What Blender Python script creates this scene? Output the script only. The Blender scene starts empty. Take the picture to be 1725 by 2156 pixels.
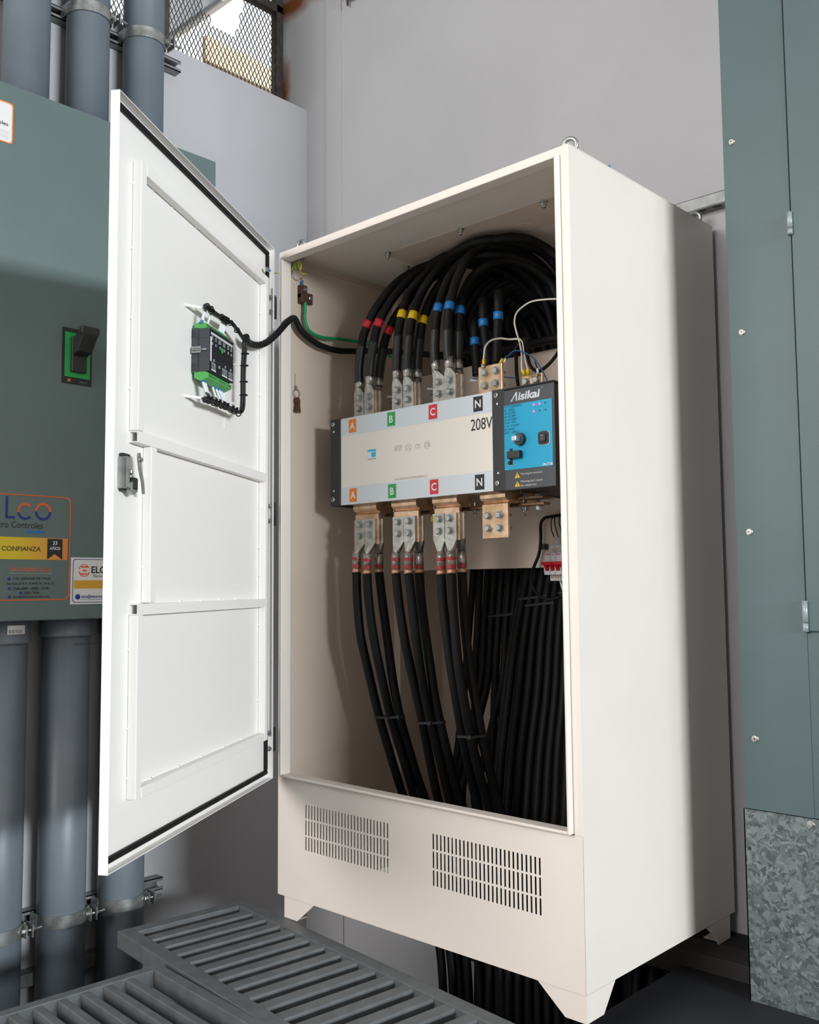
import bpy, bmesh, math, random
from mathutils import Vector, Matrix, Euler

C = bpy.context.scene.collection
random.seed(4)

# ---------------------------------------------------------------- camera
def look(yaw, pitch, roll):
    f = Vector((-math.sin(yaw)*math.cos(pitch), math.cos(yaw)*math.cos(pitch), math.sin(pitch)))
    rt = Vector((math.cos(yaw), math.sin(yaw), 0)); up = rt.cross(f)
    r2 = rt*math.cos(roll) + up*math.sin(roll); u2 = -rt*math.sin(roll) + up*math.cos(roll)
    m = Matrix.Identity(4)
    for i in range(3):
        m[i][0] = r2[i]; m[i][1] = u2[i]; m[i][2] = -f[i]
    return m
cd = bpy.data.cameras.new('camera'); cam = bpy.data.objects.new('camera', cd); C.objects.link(cam)
cam.matrix_world = Matrix.Translation((2.2524, -1.8244, 0.8833)) @ look(0.75511, 0.07759, -0.008067)
cd.sensor_fit = 'VERTICAL'; cd.sensor_height = 36.0; cd.lens = 2029.0*36.0/2156.0
cd.clip_start = 0.05; cd.clip_end = 200
bpy.context.scene.camera = cam

# ---------------------------------------------------------------- light
sc = bpy.context.scene
sc.view_settings.view_transform = 'Standard'; sc.view_settings.look = 'None'
sc.view_settings.exposure = 0.0; sc.view_settings.gamma = 1.0
try: sc.view_settings.use_curve_mapping = False
except Exception: pass
w = bpy.data.worlds.new('sky'); sc.world = w; w.use_nodes = True
nt = w.node_tree; nt.nodes.clear()
out = nt.nodes.new('ShaderNodeOutputWorld'); bg = nt.nodes.new('ShaderNodeBackground')
tc = nt.nodes.new('ShaderNodeTexCoord'); sp = nt.nodes.new('ShaderNodeSeparateXYZ')
nt.links.new(tc.outputs['Generated'], sp.inputs[0])
def ramp(src, stops):
    r = nt.nodes.new('ShaderNodeValToRGB'); e = r.color_ramp.elements
    e[0].position, e[0].color = stops[0][0], (*stops[0][1], 1); e[1].position, e[1].color = stops[-1][0], (*stops[-1][1], 1)
    for p, c in stops[1:-1]:
        k = e.new(p); k.color = (*c, 1)
    mr = nt.nodes.new('ShaderNodeMapRange'); mr.inputs['From Min'].default_value = -1; mr.inputs['From Max'].default_value = 1
    nt.links.new(src, mr.inputs['Value']); nt.links.new(mr.outputs[0], r.inputs[0]); return r.outputs[0]
# height of the light: dark towards the floor, brightest a little above eye level
hz = ramp(sp.outputs['Z'], [(0.0, (.05, .045, .04)), (0.44, (.07, .065, .06)), (0.52, (.42, .40, .38)), (0.70, (.62, .62, .63)), (1.0, (.40, .41, .43))])
# open yard beyond the mesh window (towards -x) is bright daylight, the plant room's doorway side (-y) is mid, the rest dimmer
hx = ramp(sp.outputs['X'], [(0.0, (3.0, 3.1, 3.2)), (0.16, (3.0, 3.1, 3.2)), (0.34, (.95, .95, .95)), (0.62, (.80, .78, .76)), (1.0, (1.15, 1.08, 1.0))])
mx = nt.nodes.new('ShaderNodeMix'); mx.data_type = 'RGBA'; mx.blend_type = 'MULTIPLY'; mx.inputs['Factor'].default_value = 1
nt.links.new(hz, mx.inputs['A']); nt.links.new(hx, mx.inputs['B'])
nt.links.new(mx.outputs['Result'], bg.inputs['Color']); bg.inputs['Strength'].default_value = 0.66
nt.links.new(bg.outputs[0], out.inputs[0])
# the open doorway far to the side: a broad, almost level shaft of daylight
ld = bpy.data.lights.new('doorway_daylight', 'AREA'); ld.shape = 'RECTANGLE'; ld.size = 4.2; ld.size_y = 0.8
ld.energy = 1300; ld.color = (0.885, 0.955, 1.0)
lo = bpy.data.objects.new('doorway_daylight', ld); C.objects.link(lo)
lo.location = (12.0, -1.15, 2.45)
lo.rotation_euler = (Vector((0.4, 0.0, 0.9)) - lo.location).to_track_quat('-Z', 'Y').to_euler()

# the wide open front of the plant room behind the camera
l2 = bpy.data.lights.new('room_front_daylight', 'AREA'); l2.shape = 'RECTANGLE'; l2.size = 5.0; l2.size_y = 3.0
l2.energy = 480; l2.color = (1.0, 0.965, 0.935)
o2 = bpy.data.objects.new('room_front_daylight', l2); C.objects.link(o2)
o2.location = (-0.2, -7.0, 3.2)
o2.rotation_euler = (Vector((0.5, 0.3, 1.2)) - o2.location).to_track_quat('-Z', 'Y').to_euler()
# added lamp standing in for sky light, brightens the objects outside the window
l3 = bpy.data.lights.new('yard_sky_fill', 'AREA'); l3.size = 2.5; l3.energy = 420; l3.color = (1.0, 0.98, 0.94)
o3 = bpy.data.objects.new('yard_sky_fill', l3); C.objects.link(o3)
o3.location = (-0.6, 3.2, 6.6)
o3.rotation_euler = (Vector((-2.9, 2.4, 3.9)) - o3.location).to_track_quat('-Z', 'Y').to_euler()

# ---------------------------------------------------------------- materials
def mat(name, col, rough=.5, metal=0., noise=None, bump=0., bscale=60., spec=.5, emit=None, coat=0.):
    m = bpy.data.materials.new(name); m.use_nodes = True; n = m.node_tree; b = n.nodes['Principled BSDF']
    b.inputs['Base Color'].default_value = (*col, 1); b.inputs['Roughness'].default_value = rough
    b.inputs['Metallic'].default_value = metal; b.inputs['Specular IOR Level'].default_value = spec
    if coat: b.inputs['Coat Weight'].default_value = coat; b.inputs['Coat Roughness'].default_value = .2
    if emit: b.inputs['Emission Color'].default_value = (*emit[0], 1); b.inputs['Emission Strength'].default_value = emit[1]
    t = n.nodes.new('ShaderNodeTexCoord')
    if noise:
        sc_, amt = noise[0], noise[1]; col2 = noise[2] if len(noise) > 2 else tuple(c*(1-amt) for c in col)
        k = n.nodes.new('ShaderNodeTexNoise'); k.inputs['Scale'].default_value = sc_; k.inputs['Detail'].default_value = 6
        n.links.new(t.outputs['Object'], k.inputs['Vector'])
        r = n.nodes.new('ShaderNodeValToRGB'); r.color_ramp.elements[0].position = .38; r.color_ramp.elements[1].position = .62
        r.color_ramp.elements[0].color = (*col2, 1); r.color_ramp.elements[1].color = (*col, 1)
        n.links.new(k.outputs['Fac'], r.inputs[0]); n.links.new(r.outputs[0], b.inputs['Base Color'])
    if bump:
        k2 = n.nodes.new('ShaderNodeTexNoise'); k2.inputs['Scale'].default_value = bscale; k2.inputs['Detail'].default_value = 3
        n.links.new(t.outputs['Object'], k2.inputs['Vector'])
        bp = n.nodes.new('ShaderNodeBump'); bp.inputs['Strength'].default_value = bump; bp.inputs['Distance'].default_value = .002
        n.links.new(k2.outputs['Fac'], bp.inputs['Height']); n.links.new(bp.outputs[0], b.inputs['Normal'])
    return m

M = {}
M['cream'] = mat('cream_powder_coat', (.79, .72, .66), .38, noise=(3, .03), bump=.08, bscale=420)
M['creamlit'] = mat('cream_coat_lit', (.88, .85, .815), .4, bump=.06, bscale=420)  # same paint as the cabinet, lightened for the light falling on the door
M['wall'] = mat('painted_wall', (.47, .47, .485), .8, noise=(1.6, .07), bump=.25, bscale=70)
M['panel'] = mat('green_grey_enamel', (.118, .168, .162), .33, noise=(5, .05), bump=.10, bscale=500)
M['panelr'] = mat('green_grey_enamel_cabinet', (.072, .118, .122), .5, noise=(4, .08), bump=.10, bscale=500)
M['pipe'] = mat('grey_pvc', (.155, .185, .215), .42, noise=(6, .10))
M['steel'] = mat('galvanised_steel', (.50, .52, .50), .38, .85, noise=(30, .35))
M['bolt'] = mat('zinc_bolt', (.56, .58, .56), .3, .9, noise=(150, .35))
M['hingem'] = mat('dull_hinge', (.34, .40, .41), .45, .2, noise=(30, .25))
M['strut'] = mat('strut_steel', (.30, .31, .31), .5, .6, noise=(20, .3))
M['dark'] = mat('dark_iron', (.03, .028, .026), .6, .2)
M['pit'] = mat('pit_concrete', (.05, .052, .06), .9, noise=(8, .3))
M['concrete'] = mat('light_concrete', (.42, .40, .37), .9, noise=(3, .15))
M['slab'] = mat('painted_concrete_dark', (.007, .008, .012), .7, noise=(12, .25))
M['grate'] = mat('grey_painted_grating', (.11, .12, .125), .5, noise=(25, .2), bump=.1, bscale=200)
M['black'] = mat('black_rubber', (.0045, .0045, .005), .6, noise=(40, .3), spec=.28)
M['blacks'] = mat('black_plastic', (.016, .017, .018), .45)
M['blackp'] = mat('black_powder_coat', (.022, .022, .024), .45, bump=.3, bscale=900)
M['charc'] = mat('charcoal_face', (.055, .06, .068), .5, bump=.25, bscale=900)
M['blue'] = mat('cyan_face', (.0, .36, .60), .45)
M['white'] = mat('white_paint', (.86, .81, .74), .35)
M['alu'] = mat('grey_white_strip', (.68, .73, .78), .35, .1)
M['copper'] = mat('copper_bar', (.80, .56, .40), .33, .85, noise=(35, .25, (.55, .36, .20)))
M['copperd'] = mat('copper_edge_dark', (.30, .17, .09), .45, .6, noise=(40, .4))
M['tin'] = mat('tinned_copper', (.60, .58, .53), .36, .85, noise=(45, .3))
M['wrap'] = mat('clear_wrap', (.42, .37, .33), .25, .45, noise=(120, .5))
M['strand'] = mat('copper_strands', (.80, .42, .25), .4, .6)
M['red'] = mat('red_tape', (.60, .012, .03), .45)
M['redm'] = mat('red_marking', (.42, .03, .04), .4)
M['yellow'] = mat('yellow_tape', (.80, .50, .005), .45)
M['bluet'] = mat('blue_tape', (.008, .17, .48), .45)
M['green'] = mat('green_wire', (.01, .32, .12), .4)
M['gy'] = mat('green_yellow_wire', (.18, .36, .05), .4, noise=(60, .5, (.62, .50, .03)))
M['greent'] = mat('green_terminal', (.10, .42, .10), .45)
M['whitew'] = mat('white_wire', (.66, .62, .55), .4)
M['bluew'] = mat('blue_wire', (.01, .09, .26), .4)
M['ferr'] = mat('white_ferrule', (.75, .76, .78), .4)
M['bluef'] = mat('blue_ferrule', (.01, .22, .60), .35)
M['orange'] = mat('orange_label', (.85, .22, .02), .5)
M['lgreen'] = mat('green_label', (.02, .38, .08), .5)
M['lred'] = mat('red_label', (.68, .03, .05), .5)
M['lblack'] = mat('black_label', (.015, .016, .02), .5)
M['txtw'] = mat('white_ink', (.80, .82, .84), .5)
M['txtk'] = mat('black_ink', (.012, .014, .018), .5)
M['txtg'] = mat('grey_ink', (.50, .49, .47), .5)
M['txtb'] = mat('navy_ink', (.01, .03, .22), .5)
M['txtsil'] = mat('silver_ink', (.70, .72, .76), .25, .6)
M['txtc'] = mat('pale_cyan_ink', (.04, .50, .66), .5)
M['txtdk'] = mat('dark_cyan_ink', (.01, .10, .17), .5)
M['brown'] = mat('brown_copper_lug', (.10, .045, .028), .5, .3)
M['led'] = mat('pink_led', (.9, .1, .3), .4, emit=((1., .10, .32), 1.2))
M['lever'] = mat('red_lever', (.60, .005, .02), .35)
M['breaker'] = mat('white_breaker', (.66, .67, .68), .45)
M['paper'] = mat('white_sticker', (.72, .72, .73), .45)
M['ored'] = mat('orange_red_ink', (.72, .13, .03), .5)
M['band'] = mat('orange_yellow_band', (.66, .36, .03), .5)
def band_mat():
    m = mat('printed_band', (.66, .45, .03), .5); n = m.node_tree; t = n.nodes['Texture Coordinate']; s = n.nodes.new('ShaderNodeSeparateXYZ'); n.links.new(t.outputs['Object'], s.inputs[0])
    q = n.nodes.new('ShaderNodeMapRange'); q.inputs['From Min'].default_value = -.56; q.inputs['From Max'].default_value = -.39; n.links.new(s.outputs['Y'], q.inputs['Value'])
    r = n.nodes.new('ShaderNodeValToRGB'); r.color_ramp.elements[0].color = (.72, .56, .02, 1); r.color_ramp.elements[1].color = (.72, .24, .05, 1)
    n.links.new(q.outputs[0], r.inputs[0]); n.links.new(r.outputs[0], n.nodes['Principled BSDF'].inputs['Base Color']); return m
M['bandg'] = band_mat()
M['creamshade'] = mat('cream_inner_shaded', (.69, .57, .475), .42, noise=(3, .04), bump=.08, bscale=420)  # cabinet cream with the warm brown shade of the inside put into its colour
M['wire'] = mat('rusty_mesh', (.075, .062, .052), .7, .2, noise=(40, .4))
M['tan'] = mat('tan_render', (.60, .48, .37), .9, noise=(10, .1))
M['outside'] = mat('pale_outside_wall', (.78, .72, .64), .9)
M['sheet'] = mat('pale_sheet', (.62, .68, .74), .5)

def spangle():
    m = bpy.data.materials.new('spangled_galvanised'); m.use_nodes = True; n = m.node_tree; b = n.nodes['Principled BSDF']
    t = n.nodes.new('ShaderNodeTexCoord'); ns = n.nodes.new('ShaderNodeTexNoise'); ns.inputs['Scale'].default_value = 30; ns.inputs['Detail'].default_value = 3
    n.links.new(t.outputs['Object'], ns.inputs['Vector'])
    mxv = n.nodes.new('ShaderNodeMix'); mxv.data_type = 'VECTOR'; mxv.inputs['Factor'].default_value = .05
    n.links.new(t.outputs['Object'], mxv.inputs['A']); n.links.new(ns.outputs['Color'], mxv.inputs['B'])
    v = n.nodes.new('ShaderNodeTexVoronoi'); v.inputs['Scale'].default_value = 110; n.links.new(mxv.outputs['Result'], v.inputs['Vector'])
    s = n.nodes.new('ShaderNodeSeparateColor'); n.links.new(v.outputs['Color'], s.inputs[0])
    r = n.nodes.new('ShaderNodeValToRGB'); r.color_ramp.elements[0].color = (.07, .085, .085, 1); r.color_ramp.elements[1].color = (.22, .27, .27, 1)
    n.links.new(s.outputs[0], r.inputs[0]); n.links.new(r.outputs[0], b.inputs['Base Color'])
    r2 = n.nodes.new('ShaderNodeMapRange'); r2.inputs['To Min'].default_value = .35; r2.inputs['To Max'].default_value = .65
    n.links.new(s.outputs[1], r2.inputs['Value']); n.links.new(r2.outputs[0], b.inputs['Roughness']); b.inputs['Metallic'].default_value = .45
    return m
M['spangle'] = spangle()

# back wall: painted plaster with rust streaks where the window frame meets it
def rust_wall():
    m = M['wall'].copy(); m.name = 'painted_wall_rust'; n = m.node_tree; b = n.nodes['Principled BSDF']
    src = b.inputs['Base Color'].links[0].from_socket
    t = n.nodes.new('ShaderNodeTexCoord'); ns = n.nodes.new('ShaderNodeTexNoise'); ns.inputs['Scale'].default_value = 9; ns.inputs['Detail'].default_value = 5
    n.links.new(t.outputs['Object'], ns.inputs['Vector'])
    def blob(cx, cz, sx, sz, rot=0):
        mp = n.nodes.new('ShaderNodeMapping'); mp.inputs['Location'].default_value = (-cx, 0, -cz)
        n.links.new(t.outputs['Object'], mp.inputs['Vector'])
        m2 = n.nodes.new('ShaderNodeMapping'); m2.inputs['Rotation'].default_value = (0, rot, 0); n.links.new(mp.outputs[0], m2.inputs['Vector'])
        m3 = n.nodes.new('ShaderNodeMapping'); m3.inputs['Scale'].default_value = (1/sx, 0.0, 1/sz); n.links.new(m2.outputs[0], m3.inputs['Vector'])
        ln = n.nodes.new('ShaderNodeVectorMath'); ln.operation = 'LENGTH'; n.links.new(m3.outputs[0], ln.inputs[0])
        ad = n.nodes.new('ShaderNodeMath'); ad.operation = 'MULTIPLY_ADD'; ad.inputs[1].default_value = 1.2; n.links.new(ns.outputs['Fac'], ad.inputs[0]); n.links.new(ln.outputs['Value'], ad.inputs[2])
        mr = n.nodes.new('ShaderNodeMapRange'); mr.inputs['From Min'].default_value = 1.75; mr.inputs['From Max'].default_value = .85
        n.links.new(ad.outputs[0], mr.inputs['Value']); return mr.outputs[0]
    a = blob(-.87, 3.405, .22, .06, -.12); c = blob(-.905, 3.03, .05, .17)
    mxm = n.nodes.new('ShaderNodeMath'); mxm.operation = 'MAXIMUM'; n.links.new(a, mxm.inputs[0]); n.links.new(c, mxm.inputs[1])
    cr = n.nodes.new('ShaderNodeMix'); cr.data_type = 'RGBA'; n.links.new(mxm.outputs[0], cr.inputs['Factor'])
    n.links.new(src, cr.inputs['A']); cr.inputs['B'].default_value = (.20, .05, .008, 1)
    n.links.new(cr.outputs['Result'], b.inputs['Base Color']); return m
M['rustwall'] = rust_wall()

# ---------------------------------------------------------------- mesh helpers
def smooth_path(pts, k=8):
    P = [Vector(p) for p in pts]
    if len(P) < 3: return P
    out = []
    for i in range(len(P)-1):
        p0 = P[i-1] if i else P[0]*2-P[1]; p1, p2 = P[i], P[i+1]; p3 = P[i+2] if i+2 < len(P) else P[-1]*2-P[-2]
        for j in range(k):
            t = j/k; t2, t3 = t*t, t*t*t
            out.append(.5*((2*p1) + (p2-p0)*t + (2*p0-5*p1+4*p2-p3)*t2 + (3*p1-p0-3*p2+p3)*t3))
    out.append(P[-1]); return out

def seg_of(path, at, half):
    """piece of the polyline within +-half (arc length) of the point nearest to at"""
    at = Vector(at); i = min(range(len(path)), key=lambda k: (path[k]-at).length)
    s = [0.0]
    for a, b in zip(path, path[1:]): s.append(s[-1]+(b-a).length)
    def pos(d):
        d = max(0, min(s[-1], d))
        for k in range(len(path)-1):
            if s[k+1] >= d:
                return path[k].lerp(path[k+1], (d-s[k])/max(1e-9, s[k+1]-s[k]))
        return path[-1]
    return [pos(s[i]-half), pos(s[i]-half*.33), pos(s[i]+half*.33), pos(s[i]+half)]

class MB:
    def __init__(s): s.v = []; s.f = []; s.mi = []; s.sm = []
    def add(s, vs, fs, mi=0, sm=False, T=None):
        o = len(s.v); s.v += [tuple((T @ Vector(p)) if T else p) for p in vs]
        for f in fs: s.f.append([o+i for i in f]); s.mi.append(mi); s.sm.append(sm)
        return s
    def box(s, x0, x1, y0, y1, z0, z1, mi=0, T=None):
        vs = [(x, y, z) for x in (x0, x1) for y in (y0, y1) for z in (z0, z1)]
        return s.add(vs, [(0,1,3,2), (4,6,7,5), (0,4,5,1), (2,3,7,6), (0,2,6,4), (1,5,7,3)], mi, False, T)
    def prism(s, poly, a, b, axis='x', mi=0, T=None, sm=False):
        n = len(poly)
        def pt(p, t):
            return (t, p[0], p[1]) if axis == 'x' else ((p[0], t, p[1]) if axis == 'y' else (p[0], p[1], t))
        vs = [pt(p, a) for p in poly] + [pt(p, b) for p in poly]
        fs = [tuple(range(n)), tuple(range(2*n-1, n-1, -1))] + [(i, n+i, n+(i+1) % n, (i+1) % n) for i in range(n)]
        o = len(s.f); s.add(vs, fs, mi, False, T)
        if sm:
            for k in range(o+2, len(s.f)): s.sm[k] = True
        return s
    def tube(s, pts, r, n=12, mi=0, caps=True, T=None):
        P = [Vector(p) for p in pts]; R = r if isinstance(r, (list, tuple)) else [r]*len(P)
        vs = []; fs = []; up = None
        for i, p in enumerate(P):
            d = (P[min(i+1, len(P)-1)] - P[max(i-1, 0)]).normalized()
            if up is None:
                up = Vector((0, 0, 1)) if abs(d.z) < .9 else Vector((1, 0, 0))
            a = (up - d*up.dot(d)).normalized(); b = d.cross(a); up = a
            vs += [p + (a*math.cos(2*math.pi*k/n) + b*math.sin(2*math.pi*k/n))*R[i] for k in range(n)]
        for i in range(len(P)-1):
            fs += [(i*n+k, i*n+(k+1) % n, (i+1)*n+(k+1) % n, (i+1)*n+k) for k in range(n)]
        s.add([tuple(v) for v in vs], fs, mi, True, T)
        if caps:
            o = len(s.v) - len(vs)
            s.f.append([o+k for k in reversed(range(n))]); s.mi.append(mi); s.sm.append(False)
            s.f.append([o+(len(P)-1)*n+k for k in range(n)]); s.mi.append(mi); s.sm.append(False)
        return s
    def ring(s, c, axis, R, r, n=24, m=8, a0=0, a1=2*math.pi, mi=0, T=None):
        c = Vector(c); ax = Vector(axis).normalized(); u = ax.orthogonal().normalized(); v = ax.cross(u)
        full = abs(a1-a0-2*math.pi) < 1e-6
        pts = [c + (u*math.cos(a0+(a1-a0)*k/n) + v*math.sin(a0+(a1-a0)*k/n))*R for k in range(n+1)]
        return s.tube(pts, r, m, mi, not full, T)
    def bolt(s, p, d, r=.009, h=.006, mi=0, washer=True, shank=0):
        p = Vector(p); d = Vector(d).normalized(); u = d.orthogonal().normalized(); v = d.cross(u)
        if washer: s.tube([p, p+d*.0022], r*1.22, 16, mi); p = p+d*.0022
        ph = random.random()*1.04
        poly = [(math.cos(math.pi/3*k+ph)*r, math.sin(math.pi/3*k+ph)*r) for k in range(6)]
        lo = [tuple(p+u*a+v*b) for a, b in poly]; hi = [tuple(p+d*h*.8+u*a+v*b) for a, b in poly]; tp = [tuple(p+d*h+u*a*.8+v*b*.8) for a, b in poly]
        fs = [(k, (k+1) % 6, 6+(k+1) % 6, 6+k) for k in range(6)] + [(6+k, 6+(k+1) % 6, 12+(k+1) % 6, 12+k) for k in range(6)] + [tuple(range(12, 18))]
        s.add(lo+hi+tp, fs, mi)
        if shank: s.tube([p+d*h, p+d*(h+shank)], r*.5, 10, mi)
        return s
    def build(s, name, mats, parent=None, bevel=0, T=None, seg=2):
        me = bpy.data.meshes.new(name); me.from_pydata(s.v, [], s.f)
        for m_ in (mats if isinstance(mats, (list, tuple)) else [mats]): me.materials.append(M[m_] if isinstance(m_, str) else m_)
        for p, k, sm in zip(me.polygons, s.mi, s.sm): p.material_index = k; p.use_smooth = sm
        bm = bmesh.new(); bm.from_mesh(me); bmesh.ops.recalc_face_normals(bm, faces=bm.faces); bm.to_mesh(me); bm.free()
        o = bpy.data.objects.new(name, me); C.objects.link(o)
        hang(o, parent)
        if T: o.matrix_basis = T
        if bevel:
            b = o.modifiers.new('edge', 'BEVEL'); b.width = bevel; b.segments = seg; b.limit_method = 'ANGLE'; b.angle_limit = .9
        return o

INV = {}
def hang(o, parent):
    if parent:
        o.parent = parent
        if parent.name in INV: o.matrix_parent_inverse = INV[parent.name]
def empty(name, loc=(0, 0, 0), rz=0, parent=None):
    o = bpy.data.objects.new(name, None); C.objects.link(o); o.location = loc; o.rotation_euler = (0, 0, rz)
    o.empty_display_size = .05
    if parent: hang(o, parent)
    return o
def root(name, loc, base=None):
    '''a thing's Empty at its base; its parts are then written in world axes (or in the axes of the matrix base)'''
    o = bpy.data.objects.new(name, None); C.objects.link(o); o.empty_display_size = .05
    t = Matrix.Translation(loc); o.matrix_basis = (base @ t) if base else t
    INV[o.name] = t.inverted(); return o
def tag(o, label, cat, group=None, kind=None):
    o['label'] = label; o['category'] = cat
    if group: o['group'] = group
    if kind: o['kind'] = kind
    return o
def struct(o): o['kind'] = 'structure'; return o
# text as a thin mesh: s fitted to width wd (or height ht), anchored at the matrix origin
def text(name, s, T, mt, parent=None, wd=None, ht=None, align='CENTER', bold=0., shear=0., thick=.0004):
    cu = bpy.data.curves.new('t', 'FONT'); cu.body = s; cu.size = 1; cu.align_x = align; cu.align_y = 'CENTER'; cu.offset = bold; cu.shear = shear
    o = bpy.data.objects.new('t', cu); C.objects.link(o)
    dg = bpy.context.evaluated_depsgraph_get(); me = bpy.data.meshes.new_from_object(o.evaluated_get(dg))
    bpy.data.objects.remove(o); bpy.data.curves.remove(cu)
    xs = [v.co.x for v in me.vertices]; ys = [v.co.y for v in me.vertices]
    W, H = max(xs)-min(xs), max(ys)-min(ys)
    sx = wd/W if wd else ht/H; sy = ht/H if ht else sx
    cx = {'CENTER': (max(xs)+min(xs))/2, 'LEFT': min(xs), 'RIGHT': max(xs)}[align]; cy = (max(ys)+min(ys))/2
    for v in me.vertices: v.co = T @ Vector(((v.co.x-cx)*sx, (v.co.y-cy)*sy, thick))
    me.materials.clear(); me.materials.append(M[mt]); me.name = name
    r = bpy.data.objects.new(name, me); C.objects.link(r)
    hang(r, parent)
    return r
def frame(o, X, Y, Z):
    m = Matrix.Identity(4)
    for i in range(3): m[i][0] = X[i]; m[i][1] = Y[i]; m[i][2] = Z[i]; m[i][3] = o[i]
    return m
def TF(x, y, z): return frame((x, y, z), (1,0,0), (0,0,1), (0,-1,0))       # facing -y
def TL(x, y, z): return frame((x, y, z), (0,1,0), (0,0,1), (1,0,0))        # facing +x
def TD(u, n, z): return frame((u, n, z), (-1,0,0), (0,0,1), (0,1,0))       # on the door's inner face (door's own axes)
def rrect(w_, h_, r, n=5):
    pts = []
    for cx, cy, a in ((w_/2-r, h_/2-r, 0), (-w_/2+r, h_/2-r, 90), (-w_/2+r, -h_/2+r, 180), (w_/2-r, -h_/2+r, 270)):
        for k in range(n+1):
            t = math.radians(a+90*k/n); pts.append((cx+r*math.cos(t), cy+r*math.sin(t)))
    return pts
def flat(mb, poly, T, t=.0006, mi=0):
    n = len(poly); vs = [(x, y, 0) for x, y in poly] + [(x, y, t) for x, y in poly]
    fs = [tuple(range(n)), tuple(range(2*n-1, n-1, -1))] + [(i, n+i, n+(i+1) % n, (i+1) % n) for i in range(n)]
    return mb.add(vs, fs, mi, False, T)
def outline(mb, poly, w_, T, t=.0006, mi=0):
    n = len(poly); cx = sum(p[0] for p in poly)/n; cy = sum(p[1] for p in poly)/n
    xs = [abs(p[0]-cx) for p in poly]; ys = [abs(p[1]-cy) for p in poly]; kx = 1-w_/max(xs); ky = 1-w_/max(ys)
    inn = [((p[0]-cx)*kx+cx, (p[1]-cy)*ky+cy) for p in poly]
    vs = [(x, y, t) for x, y in poly] + [(x, y, t) for x, y in inn]
    return mb.add(vs, [(i, (i+1) % n, n+(i+1) % n, n+i) for i in range(n)], mi, False, T)
PI = math.pi
# ================================================================ the room
struct(MB().box(-.75, 3.2, .75, .95, -.8, 5).box(-.95, -.75, .75, .95, -.8, 5).build('wall_back', 'rustwall'))
struct(MB().box(-.95, -.75, -3.0, .75, -.8, 2.898).box(-.95, -.75, -3.0, .75, 3.52, 5).box(-.95, -.75, -3.0, -1.6, 2.898, 3.52).build('wall_left', 'wall'))
struct(MB().box(-.62, -.53, .745, .75, -.8, 5).build('trim_1', 'wall'))
struct(MB().box(-.95, 3.2, -3.0, .75, -.95, -.8).build('floor', 'pit'))                 # bottom of the cable trench
struct(MB().box(.99, 3.2, -.85, .535, -.8, -.10).build('floor_slab', 'slab'))
struct(MB().box(-.75, 5, -1.5, -.95, -.8, -.06).box(-.75, 9, -7.5, -1.5, -.8, -.06).build('floor_front', 'concrete'))
struct(MB().box(.2, 3.2, .60, .75, -.30, -.062).build('trench_ledge', 'slab'))
b = MB().box(.3, 3.0, .535, .60, -.066, -.06).box(.3, 3.0, .535, .541, -.12, -.066).box(.3, 3.0, .535, .60, -.126, -.12).box(.3, 3.0, .60, .64, -.075, -.06).build('trench_beam', 'dark', bevel=.001)
tag(b, 'black steel channel beam along the wall base under the rear foot of the cream cabinet', 'beam')

# window with expanded mesh, set back in the opening of the side wall
wx = -.926
wf = MB()
for y in (.735, .165, -.42, -1.0, -1.55): wf.box(wx-.02, wx+.02, y-.02, y+.015, 2.88, 3.5)
wf.box(wx-.02, wx+.02, -1.6, .75, 2.87, 2.905).box(wx-.02, wx+.02, -1.6, .75, 3.385, 3.42)
wf = struct(wf.build('window_1', 'wire', bevel=.002))
lat = MB(); dy, dz = .0205, .041
HOLE = [(.355, 3.50), (.350, 3.245), (.405, 3.195), (.46, 3.185), (.515, 3.195), (.535, 3.30), (.56, 3.50)]
def inside(y, z):
    r = False
    for (y0, z0), (y1, z1) in zip(HOLE, HOLE[1:]+HOLE[:1]):
        if (z0 > z) != (z1 > z) and y < (y1-y0)*(z-z0)/(z1-z0)+y0: r = not r
    return r
def lattice(mb, y0, y1, z0, z1):
    ny = int((y1-y0)/dy); nz = int((z1-z0)/dz); t = .0026
    for i in range(ny+1):
        for j in range(nz+1):
            cy, cz = y0+(i+.5)*dy, z0+(j+.5)*dz
            if cy > y1 or cz > z1 or inside(cy, cz): continue
            a, b_, c, d = (cy-dy/2, cz), (cy, cz+dz/2), (cy+dy/2, cz), (cy, cz-dz/2)
            for p, q in ((a, b_), (b_, c), (c, d), (d, a)):
                n = Vector((0, -(q[1]-p[1]), q[0]-p[0])).normalized()*t*.5
                P_, Q_ = Vector((wx, *p)), Vector((wx, *q))
                v = [P_+n, Q_+n, Q_-n, P_-n]; v += [x+Vector((.0025, 0, 0)) for x in v]
                mb.add([tuple(x) for x in v], [(0,1,2,3), (7,6,5,4), (0,4,5,1), (2,6,7,3)])
for y0, y1 in ((-.42, .15), (.18, .72), (-1.0, -.44)): lattice(lat, y0, y1, 2.9, 3.385)
lat.build('window_mesh', 'wire', wf)

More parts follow.
